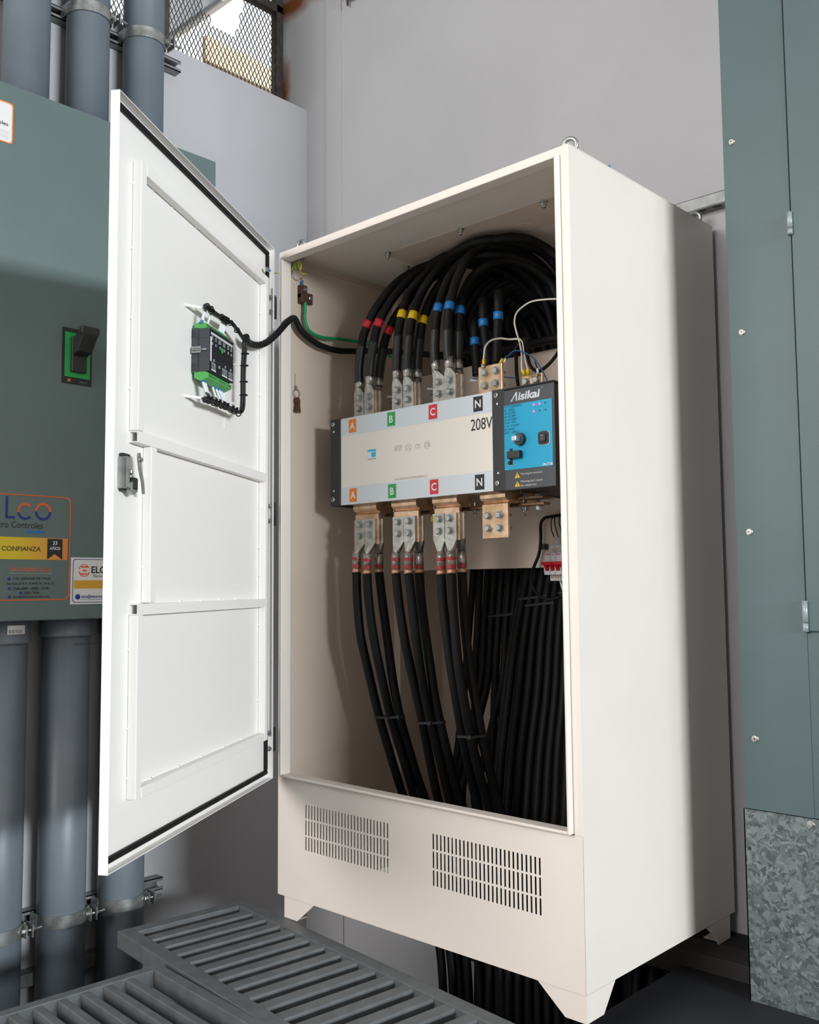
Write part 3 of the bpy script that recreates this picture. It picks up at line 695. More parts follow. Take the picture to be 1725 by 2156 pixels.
for u0, n_ in ((.412, 4), (.447, 5), (.520, 4)):
    for k in range(n_): m.box(u0+k*.007, u0+k*.007+.0008, .0308, .0311, 1.412, 1.426)
    m.box(u0, u0+n_*.007-.004, .0308, .0311, 1.4255, 1.4263)
    for k in range(n_): m.box(u0+k*.007-.002, u0+k*.007+.003, .0308, .0311, 1.407, 1.411)
    m.box(u0+.006, u0+.014, .0308, .0311, 1.431, 1.4325).box(u0+.006, u0+.013, .0308, .0311, 1.4345, 1.436)
m.build('printed_diagram', 'txtw', fp)
text('lettering', 'CE', TD(.497, .0309, 1.424), 'txtw', fp, wd=.010, bold=.03)
cl = MB().box(.5575, .5600, -.014, .010, 1.447, 1.452).box(.5575, .5600, -.014, .010, 1.458, 1.463).box(.5575, .5595, -.014, -.010, 1.447, 1.463).box(.5575, .5595, .006, .010, 1.447, 1.463)
cl.tube([(.560, -.022, 1.455), (.560, .024, 1.455)], .0022, 10).build('mounting_clip', 'steel', cm)
MB().tube([(.4035, .0, 1.438), (.396, .0, 1.438)], .002, 8).tube([(.399, .0, 1.438), (.396, .0, 1.438)], .0045, 10).build('side_screw', 'bolt', cm)
tb = MB().prism([(SK+.008, 1.506), (.016, 1.506), (.021, 1.512), (.021, 1.520), (.006, 1.526), (SK+.008, 1.519)], .404, .553, axis='x')
tb.build('terminal_block', 'greent', cm, bevel=.0006)
m = MB()
for k in range(20): m.box(.408+k*.0073, .4115+k*.0073, .0209, .0213, 1.5135, 1.5185)
m.build('terminal_slot', 'dark', cm)
for u0, u1 in ((.503, .553), (.445, .493), (.404, .441)):
    b_ = MB().prism([(SK+.008, 1.404), (.018, 1.404), (.026, 1.399), (.026, 1.388), (.006, 1.380), (SK+.008, 1.388)], u0, u1, axis='x').build('terminal_block', 'greent', cm, bevel=.0006)
    m = MB()
    for k in range(int((u1-u0)/.0075)): m.box(u0+.003+k*.0075, u0+.0065+k*.0075, .0259, .0263, 1.391, 1.396)
    m.build('terminal_slot', 'dark', b_)
tag(cm, 'black control module with green terminal blocks mounted inside the cream door', 'controller')

# harness on the door
hr = door_root('wiring_harness', .3, SK, 1.33)
hp_ = [(.562, .020, 1.560), (.538, .020, 1.563), (.508, .021, 1.5595), (.470, .021, 1.560), (.430, .021, 1.562), (.390, .021, 1.564), (.360, .021, 1.558), (.325, .021, 1.549), (.300, .021, 1.541)]
MB().tube(smooth_path(hp_), .0050, 12).build('upper_bundle', 'blacks', hr)
for k in range(4):
    ox, oz = (-.0035, .0035, -.0012, .0012)[k], (0, 0, .004, -.004)[k]
    v = [(.300+ox, .021+oz, 1.538), (.301+ox, .021+oz, 1.511), (.307+ox, .021+oz, 1.47), (.309+ox, .021+oz, 1.425), (.309+ox, .021+oz, 1.39), (.313+ox, .021+oz, 1.36), (.328+ox*.5, .021+oz, 1.343), (.36, .021+oz, 1.341+ox), (.42, .021+oz, 1.340+ox), (.48, .021+oz, 1.339+ox), (.53, .021+oz, 1.336+ox), (.562, .021+oz, 1.334+ox)]
    MB().tube(smooth_path(v), .0030, 10).build('wire', 'blacks', hr)
for (a, z) in ((.302, 1.505), (.306, 1.472), (.309, 1.428), (.3095, 1.392)):
    MB().ring((a, .021, z), (.05, 0, 1), .0085, .0013, 20, 6).box(a-.004, a+.002, .028, .033, z-.002, z+.002).build('cable_tie', 'black', hr)
for (u, z) in ((.552, 1.562), (.528, 1.562), (.462, 1.561), (.449, 1.561), (.436, 1.562), (.424, 1.563), (.400, 1.562), (.355, 1.555), (.34, 1.337), (.37, 1.338), (.395, 1.338), (.43, 1.338), (.455, 1.337), (.482, 1.337), (.505, 1.335), (.535, 1.334), (.556, 1.333)):
    up = 1 if z > 1.5 else -1
    MB().ring((u, .021, z), (1, 0, .1), .0066, .0016, 18, 6).box(u-.002, u+.002, .026, .031, z-up*.002, z-up*.010).build('cable_tie', 'black', hr)
def drop(name_u, z0, u1, z1, u2, z2, par):
    """one wire end: blue ferrule at the terminal, white sleeve, black wire to the bundle"""
    w0 = root('control_wire', (name_u, .010, min(z0, z2)), DOOR)
    s = 1 if z2 > z0 else -1
    MB().tube([(name_u, .008, z0-s*.002), (name_u+(u1-name_u)*.25, .010, z0+(z1-z0)*.25)], .0024, 10).build('blue_ferrule', 'bluef', w0)
    MB().tube(smooth_path([(name_u+(u1-name_u)*.25, .010, z0+(z1-z0)*.25), (name_u+(u1-name_u)*.6, .013, z0+(z1-z0)*.6), (u1, .016, z1)]), .0029, 12).build('marker_sleeve', 'ferr', w0)
    MB().tube(smooth_path([(u1, .016, z1), ((u1+u2)/2, .019, (z1+z2)/2), (u2, .021, z2)]), .0018, 10).build('wire', 'blacks', w0)
    return w0
top = [(.572, .562), (.566, .557), (.537, .527), (.467, .455), (.459, .446), (.451, .437), (.443, .428)]
for i, (a, b_) in enumerate(top):
    tag(drop(a-.016, 1.521, b_-.006, 1.548, b_-.010, 1.558, None), 'short white sleeved control wire entering the upper green terminal block', 'wire', 'control wires into the upper terminal block')
bot = [(.560, .552), (.554, .548), (.548, .543), (.542, .538), (.500, .492), (.478, .466), (.463, .444), (.457, .438), (.450, .432), (.443, .426)]
for a, b_ in bot:
    tag(drop(a-.010, 1.386, b_-.010, 1.354, b_-.014, 1.341, None), 'short white sleeved control wire hanging from the lower green terminal blocks', 'wire', 'control wires out of the lower terminal blocks')
tag(hr, 'loop of black tied wires around the control module on the door', 'wiring')
def bracket(z, dz):
    m = MB().box(.530, .596, SK, SK+.002, z-.002, z+.003)
    m.prism([(.596, SK), (.590, SK), (.560, .010), (.470, .014), (.40, .014), (.40, .016), (.47, .016), (.563, .012)], z-.003, z+.003, axis='z')
    return m
for z, lab in ((1.556, 'cream wire support bracket above the control module on the door'), (1.337, 'cream wire support bracket below the control module on the door')):
    o = door_root('wire_support', .596, SK, z); bracket(z, 0).build('bracket', 'creamlit', o, bevel=.0006); tag(o, lab, 'bracket')
o = door_root('wire_support', .335, SK, 1.335)
MB().box(.330, .342, SK, SK+.0015, 1.30, 1.53).box(.310, .334, .008, .0095, 1.469, 1.472).box(.332, .3335, SK, .0095, 1.469, 1.472).box(.312, .334, .008, .0095, 1.366, 1.369).box(.332, .3335, SK, .0095, 1.366, 1.369).build('bracket', 'creamlit', o)
tag(o, 'cream upright strip with two pegs beside the control module on the door', 'bracket')
# conduit from door to the cabinet and on behind the cables
P1 = [(.193, -.272, 1.556), (.176, -.255, 1.551), (.146, -.22, 1.555), (.112, -.17, 1.566), (.088, -.12, 1.587), (.070, -.07, 1.623), (.050, -.015, 1.672), (.036, .022, 1.697), (.030, .040, 1.694), (.028, .066, 1.665), (.028, .126, 1.639), (.028, .203, 1.632), (.034, .285, 1.642), (.10, .33, 1.64), (.2, .36, 1.62), (.3, .44, 1.607)]
o = MB().tube(smooth_path(P1, 10), .0093, 16).build('flexible_conduit', 'black'); tag(o, 'black wrapped wire loom from the door to the cabinet wall', 'wire loom')
wr = MB(); sp_ = smooth_path(P1, 24)
k = 0; acc = 0
pts = []
for a, b_ in zip(sp_, sp_[1:]):
    dd_ = (b_-a); L_ = dd_.length; dn = dd_.normalized(); u_ = dn.orthogonal(); u_ = (Vector((0, 0, 1))-dn*dn.z).normalized(); v_ = dn.cross(u_)
    for q in range(6):
        tt = q/6; acc += L_/6; an = acc/.006*2*PI
        pts.append(a.lerp(b_, tt)+(u_*math.cos(an)+v_*math.sin(an))*.0094)
wr.tube(pts[::2], .0008, 4); wr.build('spiral_wrap', 'blacks', o)
# ================================================================ automatic transfer switch
ts = root('transfer_switch', (.45, .3, 1.12))
F = .12
MB().box(.104, .757, .128, .478, 1.134, 1.380).build('housing', 'alu', ts, bevel=.001)
fpn = MB().box(.1430, .7200, F, .128, 1.1275, 1.3865).build('front_panel', 'white', ts)
for z0, z1 in ((1.3335, 1.3865), (1.1275, 1.1800)): MB().box(.1430, .7200, F-.0006, F, z0, z1).build('label_strip', 'alu', fpn)
for x0, x1 in ((.0978, .1428), (.7202, .7610)):
    br = MB().box(x0, x1, F-.002, F+.010, 1.1265, 1.3885).box(x0, x0+.004, F, .475, 1.1265, 1.3885).build('side_bracket', 'blackp', ts, bevel=.001)
    xc = x0+.013 if x0 < .5 else x0+.015
    for z in (1.374, 1.146): MB().tube([(xc, F-.002, z), (xc, F-.0045, z), (xc, F-.0055, z)], [.0075, .007, .004], 20).box(xc-.004, xc+.004, F-.0059, F-.0052, z-.0006, z+.0006, 1).box(xc-.0006, xc+.0006, F-.0059, F-.0052, z-.004, z+.004, 1).build('bracket_screw', ['bolt', 'dark'], br)
    for z in (1.351, 1.172): MB().tube([(xc+.003, F-.002, z), (xc+.003, F-.0035, z)], .0028, 12).build('rivet', 'txtw', br)
for i, (c, mt) in enumerate((('A', 'orange'), ('B', 'lgreen'), ('C', 'lred'), ('N', 'lblack'))):
    x = (.1940, .3543, .5140, .6730)[i]
    for z, dx in ((1.3605, 0), (1.1540, .0018)):
        lb = MB().box(x-.0155+dx, x+.0155+dx, F-.0012, F-.0006, z-.020, z+.020).build('phase_label', mt, fpn)
        text('lettering', c, TF(x+dx, F-.0013, z), 'txtw', lb, ht=.021, bold=.02)
text('lettering', '208V', TF(.6835, F-.0003, 1.3065), 'txtk', fpn, wd=.072, ht=.0305)
q = MB().box(.2576, .2925, F-.0008, F, 1.252, 1.2815).build('small_label', 'txtw', fpn)
MB().box(.2576, .2925, F-.0012, F-.0008, 1.2755, 1.2815).box(.2735, .2915, F-.0012, F-.0008, 1.259, 1.2735).build('label_print', 'txtc', q)
MB().box(.2576, .2925, F-.0012, F-.0008, 1.252, 1.2555).build('label_foot', 'txtg', q)
text('lettering', 'AT1Y', TF(.381, F-.0003, 1.274), 'txtg', fpn, wd=.030, ht=.016)
for x, st in ((.421, 'CC'), (.455, 'CE'), (.491, 'CB')):
    text('lettering', st, TF(x, F-.0003, 1.272), 'txtg', fpn, ht=.011)
    if st != 'CE': MB().ring((x, F-.0002, 1.272), (0, 1, 0), .0105, .0005, 26, 4).build('ring_mark', 'txtg', fpn)
text('lettering', 'Date:20240701/X70066900BMCU', TF(.428, F-.0003, 1.1865), 'txtg', fpn, wd=.125)
# controller
cu = MB().box(.7645, .9150, F-.001, .40, 1.1245, 1.3825).box(.7645, .9150, F+.02, .40, 1.380, 1.386).build('control_unit', 'blackp', ts, bevel=.004)
MB().box(.7625, .9170, F-.006, F-.001, 1.1245, 1.3830).build('bezel', 'charc', cu, bevel=.0035)
MB().box(.7625, .9185, F-.012, F+.04, 1.3815, 1.3855).build('top_hood', 'blackp', cu, bevel=.0015)
fb = MB().box(.7628, .9105, F-.0072, F-.006, 1.1758, 1.3415).build('face_plate', 'blue', cu)
G = F-.0073
text('lettering', 'isikai', TF(.8415, F-.0062, 1.3605), 'txtsil', cu, wd=.068, ht=.021, bold=.03, shear=.15, align='CENTER')
MB().prism([(.7835, 1.3495), (.7885, 1.3495), (.8005, 1.3655), (.8005, 1.3500), (.8045, 1.3500), (.8055, 1.3720), (.8015, 1.3720)], F-.0068, F-.006, axis='y').build('lettering', 'txtsil', cu)
text('lettering', '®', TF(.8815, F-.0062, 1.3735), 'txtg', cu, ht=.004)
for k, st in enumerate(('AST1-1000A/4P/N', 'Ie: 1000A', 'Ue: AC208V', 'Ue: AC380V', 'Ui: AC1000V', 'Uimp: 12kV', 'Freq: 50/60HZ', 'IEC 60947', 'GB/T 14048.11')):
    text('lettering', st, TF(.7645, G, 1.3375-.0083*k), 'txtdk', fb, ht=.0062, align='LEFT', wd=.0036*len(st))
for i, x in enumerate((.857, .874, .891)):
    for j, z in enumerate((1.3325, 1.3155)):
        on = (i, j) in ((0, 0), (1, 0), (0, 1))
        MB().tube([(x, G+.001, z), (x, G-.0012, z)], .0028 if on else .0022, 14).build('indicator_light', 'led' if on else 'txtdk', fb)
text('lettering', 'U1  Normal', TF(.869, G, 1.326), 'txtc', fb, wd=.024)
text('lettering', 'Off', TF(.815, G, 1.2735), 'txtc', fb, wd=.010); text('lettering', 'Automatic\nmanual', TF(.847, G, 1.2475), 'txtc', fb, wd=.016)
text('lettering', 'II', TF(.7695, G, 1.243), 'txtc', fb, ht=.006); text('lettering', 'Connect', TF(.885, G, 1.2665), 'txtc', fb, wd=.014); text('lettering', 'Remote', TF(.886, G, 1.224), 'txtc', fb, wd=.014)
text('lettering', 'ATS', TF(.8945, G, 1.1805), 'txtsil', fb, wd=.032, ht=.0058, bold=.03)
kn = MB().tube([(.8145, G, 1.2500), (.8145, G-.010, 1.2500), (.8145, G-.0115, 1.25)], [.0165, .0155, .014], 32).build('selector_knob', 'charc', fb)
MB().box(.8065, .8225, G-.030, G-.011, 1.2432, 1.2568).build('knob_grip', 'txtsil', kn, bevel=.003, seg=3)
rs = MB().prism([(p[0]+.8865, p[1]+1.2455) for p in rrect(.0335, .034, .008)], G-.0012, G, axis='y').build('rocker_frame', 'txtw', fb)
MB().prism([(p[0]+.8855, p[1]+1.2460) for p in rrect(.0315, .033, .008)], G-.0035, G-.0012, axis='y').build('rocker_surround', 'blacks', rs)
MB().prism([(p[0]+.8845, p[1]+1.2465) for p in rrect(.019, .022, .004)], G-.0075, G-.0035, axis='y').build('rocker_switch', 'blacks', rs, bevel=.001)
text('lettering', 'ON', TF(.8845, G-.0077, 1.2510), 'txtw', rs, wd=.006); text('lettering', 'OFF', TF(.8845, G-.0077, 1.2435), 'txtg', rs, wd=.007)
lv = MB().box(.7795, .7885, G-.0006, G, 1.188, 1.230).build('lever_slot', 'dark', fb)
MB().box(.7795, .8195, G-.014, G-.0006, 1.203, 1.2215).build('slot_lever', 'blackp', lv, bevel=.002)
MB().box(.776, .784, G-.006, G-.0006, 1.190, 1.1975).build('slot_tab', 'blacks', lv, bevel=.0015)
MB().box(.7805, .7885, G-.001, G-.0002, 1.1865, 1.188).build('yellow_mark', 'yellow', lv)
for z in (1.1605, 1.1385):
    tr = MB().prism([(.8015, z+.0080), (.7932, z-.0065), (.8098, z-.0065)], F-.0068, F-.006, axis='y').build('warning_sign', 'yellow', cu)
    MB().box(.8008, .8022, F-.0072, F-.0068, z-.0015, z+.0045).box(.8008, .8022, F-.0072, F-.0068, z-.0048, z-.0030).build('warning_mark', 'txtk', tr)
text('lettering', 'Warning,live terminals', TF(.8110, F-.0062, 1.1625), 'txtg', cu, wd=.0665, align='LEFT', bold=.01)
text('lettering', 'Warning,don\'t touch', TF(.8110, F-.0062, 1.1435), 'txtg', cu, wd=.0665, align='LEFT', bold=.01)
text('lettering', 'the copper-bus', TF(.8110, F-.0062, 1.1335), 'txtg', cu, wd=.049, align='LEFT', bold=.01)
MB().tube([(.912, F+.03, 1.384), (.912, F+.03, 1.394)], .0068, 14).build('top_stud', 'blacks', cu)
MB().tube([(.80, F+.012, 1.125), (.80, F+.012, 1.117)], .0035, 12).build('bottom_stud', 'blacks', cu)
for z in (1.155, 1.352): MB().tube([(.9150, .17, z), (.9175, .17, z)], .0055, 14).build('side_screw', 'dark', cu)

# copper terminals: upper bars, lower bent bars, each with its bolts
XU = ((.1515, .2405), (.3125, .4005), (.4740, .5585), (.6405, .7205)); XL = ((.1660, .2625), (.3250, .4220), (.4825, .5720), (.6520, .7365))
def terminal_up(x0, x1, bolts, y=.171):
    m = MB().box(x0, x1, y, y+.0085, 1.385, 1.4700).box(x0+.004, x1-.004, y, .24, 1.378, 1.388)
    o = m.build('terminal_bar', 'copper', ts, bevel=.0015)
    for x, z in bolts: MB().bolt((x, y-.0065 if x1 < .6 else y, z), (0, -1, 0), .0095, .0075).build('bolt', 'bolt', o)
    for z in (1.450, 1.418):
        MB().bolt((x1-.016, y+.0145 if x1 < .6 else y+.0085, z), (0, 1, 0), .0095, .0075, shank=.014).build('bolt', 'bolt', o)
    return o
def pair(x0, x1): return [(x0+(x1-x0)*.26, z) for z in (1.4525, 1.4195)] + [(x0+(x1-x0)*.74, z) for z in (1.4515, 1.4195)]
for x0, x1 in XU[:3]: terminal_up(x0, x1, pair(x0, x1))
terminal_up(.6405, .7205, [(.664, 1.4510), (.7015, 1.4510), (.664, 1.4165), (.700, 1.4175)], .162)
cp = MB().box(.752, .818, .205, .213, 1.37, 1.434).build('terminal_bar', 'copper', ts, bevel=.001)
for x in (.768, .802): MB().bolt((x, .205, 1.4165), (0, -1, 0), .0095, .008).build('bolt', 'bolt', cp)
for i, (x0, x1) in enumerate(XL):
    yb = .1565; th = .0085; arc = []
    # side profile: out of the housing, rounded nose, back step, then the hanging plate
    prof = [(.30, 1.1335), (.158, 1.1335), (.150, 1.1300), (.1465, 1.1220), (.1475, 1.1130), (.153, 1.1070), (.163, 1.1045), (.161, 1.1010), (yb, 1.0975), (yb, 1.0085)]
    back = [(yb+th, 1.0085), (yb+th, 1.0930), (.172, 1.0990), (.30, 1.1000)]
    o = MB().prism([(p, q_) for p, q_ in prof+back], x0, x1, axis='x').build('terminal_bar', 'copper', ts, bevel=.0008)
    yf = yb-.0062 if i < 3 else yb
    for x in (x0+(x1-x0)*.24, x0+(x1-x0)*.68):
        for z in (1.0680, 1.0345): MB().bolt((x, yf, z), (0, -1, 0), .0095, .0075).build('bolt', 'bolt', o)
    for z in (1.0680, 1.0345): MB().bolt((x1-.018, yb+th+.0062, z), (0, 1, 0), .0085, .0075, shank=.012).build('bolt', 'bolt', o)
    MB().bolt((x1+.008, .215, 1.090), (0, 0, -1), .0070, .0075, shank=.006).tube([(x1+.008, .215, 1.128), (x1+.008, .215, 1.09)], .004, 10).build('bolt', 'bolt', o)
MB().box(.24, .815, .205, .235, 1.092, 1.0985).box(.745, .822, .19, .24, 1.108, 1.114).build('cross_bar', 'copperd', ts, bevel=.001)
for x in (.747, .787): MB().tube([(x, .22, 1.119), (x, .22, 1.066)], .0042, 12).bolt((x, .22, 1.090), (0, 0, -1), .0088, .009).bolt((x, .22, 1.1145), (0, 0, 1), .0075, .005).build('bolt', 'bolt', ts)
MB().box(.428, .448, .20, .23, 1.066, 1.083).build('yellow_cap', 'yellow', ts, bevel=.002)
tag(ts, 'wide transfer switch with lettered phase labels and a blue control face, in the cream cabinet', 'switch')

# ================================================================ power cables
UPPER = {
    'A1': [(0.165,0.175,1.501),(0.165,0.175,1.555),(0.179,0.175,1.627),(0.198,0.18,1.678),(0.224,0.2,1.736),(0.247,0.25,1.806),(0.278,0.3,1.851),(0.33,0.327,1.868),(0.387,0.348,1.868),(0.451,0.447,1.868),(0.505,0.56,1.812),(0.599,0.58,1.669),(0.635,0.58,1.515)],
    'A2': [(0.21,0.175,1.514),(0.215,0.175,1.563),(0.233,0.175,1.628),(0.245,0.18,1.671),(0.262,0.21,1.736),(0.284,0.26,1.805),(0.321,0.32,1.863),(0.424,0.305,1.868),(0.498,0.344,1.868),(0.501,0.52,1.862),(0.574,0.56,1.762),(0.644,0.56,1.589)],
    'A3': [(0.209,0.215,1.509),(0.216,0.215,1.553),(0.23,0.217,1.614),(0.248,0.22,1.656),(0.261,0.25,1.716),(0.282,0.32,1.802),(0.32,0.39,1.862),(0.41,0.407,1.868),(0.419,0.58,1.848),(0.509,0.6,1.714),(0.581,0.6,1.527)],
    'B1': [(0.323,0.175,1.512),(0.326,0.175,1.561),(0.33,0.177,1.627),(0.342,0.18,1.677),(0.328,0.225,1.754),(0.343,0.27,1.811),(0.378,0.315,1.859),(0.506,0.276,1.868),(0.592,0.287,1.868),(0.637,0.384,1.868),(0.645,0.5,1.851),(0.708,0.5,1.753),(0.729,0.52,1.6)],
    'B2': [(0.365,0.175,1.508),(0.369,0.175,1.559),(0.376,0.177,1.618),(0.386,0.18,1.665),(0.379,0.223,1.742),(0.396,0.265,1.809),(0.425,0.307,1.86),(0.512,0.293,1.868),(0.574,0.343,1.868),(0.594,0.46,1.865),(0.657,0.5,1.776),(0.717,0.5,1.598)],
    'B3': [(0.369,0.215,1.508),(0.372,0.215,1.56),(0.38,0.217,1.614),(0.389,0.22,1.659),(0.381,0.26,1.727),(0.39,0.3,1.79),(0.422,0.34,1.838),(0.474,0.4,1.868),(0.523,0.5,1.852),(0.581,0.55,1.764),(0.644,0.55,1.565)],
    'C1': [(0.474,0.175,1.509),(0.473,0.175,1.562),(0.476,0.177,1.615),(0.484,0.18,1.667),(0.473,0.217,1.731),(0.473,0.255,1.789),(0.498,0.292,1.836),(0.557,0.33,1.844),(0.601,0.405,1.841),(0.645,0.48,1.796),(0.693,0.5,1.657),(0.727,0.5,1.488)],
    'C2': [(0.525,0.175,1.508),(0.521,0.175,1.553),(0.521,0.177,1.606),(0.526,0.18,1.664),(0.518,0.217,1.742),(0.526,0.255,1.814),(0.55,0.292,1.861),(0.615,0.3,1.868),(0.664,0.348,1.868),(0.689,0.42,1.851),(0.73,0.45,1.796),(0.769,0.48,1.66),(0.789,0.48,1.475)],
    'C3': [(0.525,0.215,1.51),(0.528,0.215,1.554),(0.528,0.217,1.607),(0.531,0.22,1.658),(0.512,0.257,1.72),(0.517,0.293,1.776),(0.55,0.33,1.816),(0.585,0.39,1.833),(0.627,0.45,1.81),(0.675,0.5,1.733),(0.735,0.5,1.541)],
}
STUB = {
    'N1': [(0.556,0.26,1.475),(0.554,0.26,1.52),(0.55,0.26,1.574),(0.541,0.27,1.631),(0.493,0.33,1.663),(0.43,0.45,1.694),(0.43,0.56,1.663),(0.47,0.6,1.544)],
    'N2': [(0.597,0.26,1.497),(0.591,0.26,1.551),(0.582,0.26,1.621),(0.575,0.27,1.677),(0.53,0.33,1.711),(0.488,0.45,1.734),(0.503,0.56,1.684),(0.54,0.6,1.533)],
    'N3': [(0.627,0.26,1.498),(0.63,0.26,1.56),(0.635,0.26,1.631),(0.63,0.27,1.687),(0.586,0.33,1.722),(0.545,0.45,1.75),(0.573,0.56,1.693),(0.608,0.6,1.523)],
}
LOWER = {
    'A1': [(0.171,0.155,0.928),(0.171,0.158,0.849),(0.181,0.16,0.747),(0.184,0.18,0.667),(0.188,0.22,0.528),(0.193,0.25,0.435),(0.211,0.28,0.32),(0.216,0.32,0.212),(0.229,0.36,0.082),(0.237,0.4,-0.084)],
    'A2': [(0.216,0.155,0.923),(0.219,0.158,0.849),(0.235,0.16,0.748),(0.242,0.18,0.647),(0.24,0.22,0.521),(0.241,0.25,0.44),(0.259,0.28,0.326),(0.259,0.32,0.218),(0.268,0.36,0.089),(0.276,0.4,-0.076)],
    'A3': [(0.221,0.2,0.927),(0.23,0.205,0.837),(0.248,0.21,0.707),(0.258,0.22,0.601),(0.264,0.24,0.504),(0.258,0.27,0.439),(0.268,0.3,0.341),(0.276,0.34,0.234),(0.281,0.38,0.098),(0.289,0.42,-0.078)],
    'B1': [(0.334,0.155,0.922),(0.343,0.158,0.838),(0.359,0.16,0.746),(0.364,0.18,0.659),(0.367,0.22,0.52),(0.355,0.26,0.417),(0.351,0.3,0.29),(0.348,0.34,0.173),(0.337,0.4,-0.063)],
    'B2': [(0.383,0.155,0.921),(0.392,0.158,0.849),(0.406,0.16,0.742),(0.407,0.18,0.634),(0.401,0.22,0.512),(0.399,0.26,0.4),(0.399,0.3,0.281),(0.399,0.34,0.165),(0.382,0.4,-0.053)],
    'B3': [(0.383,0.2,0.923),(0.389,0.205,0.821),(0.41,0.21,0.675),(0.415,0.23,0.556),(0.422,0.26,0.44),(0.422,0.3,0.327),(0.422,0.34,0.229),(0.402,0.42,-0.054)],
    'C1': [(0.506,0.155,0.917),(0.511,0.158,0.824),(0.527,0.16,0.704),(0.532,0.18,0.59),(0.52,0.22,0.481),(0.502,0.28,0.341),(0.499,0.32,0.228),(0.477,0.38,-0.028)],
    'C2': [(0.543,0.155,0.919),(0.548,0.158,0.798),(0.56,0.16,0.67),(0.561,0.19,0.54),(0.55,0.24,0.414),(0.54,0.3,0.285),(0.54,0.34,0.173),(0.524,0.4,-0.022)],
    'C3': [(0.543,0.2,0.922),(0.545,0.205,0.797),(0.558,0.21,0.661),(0.568,0.23,0.536),(0.565,0.26,0.439),(0.56,0.31,0.317),(0.56,0.35,0.206),(0.543,0.42,-0.023)],
}
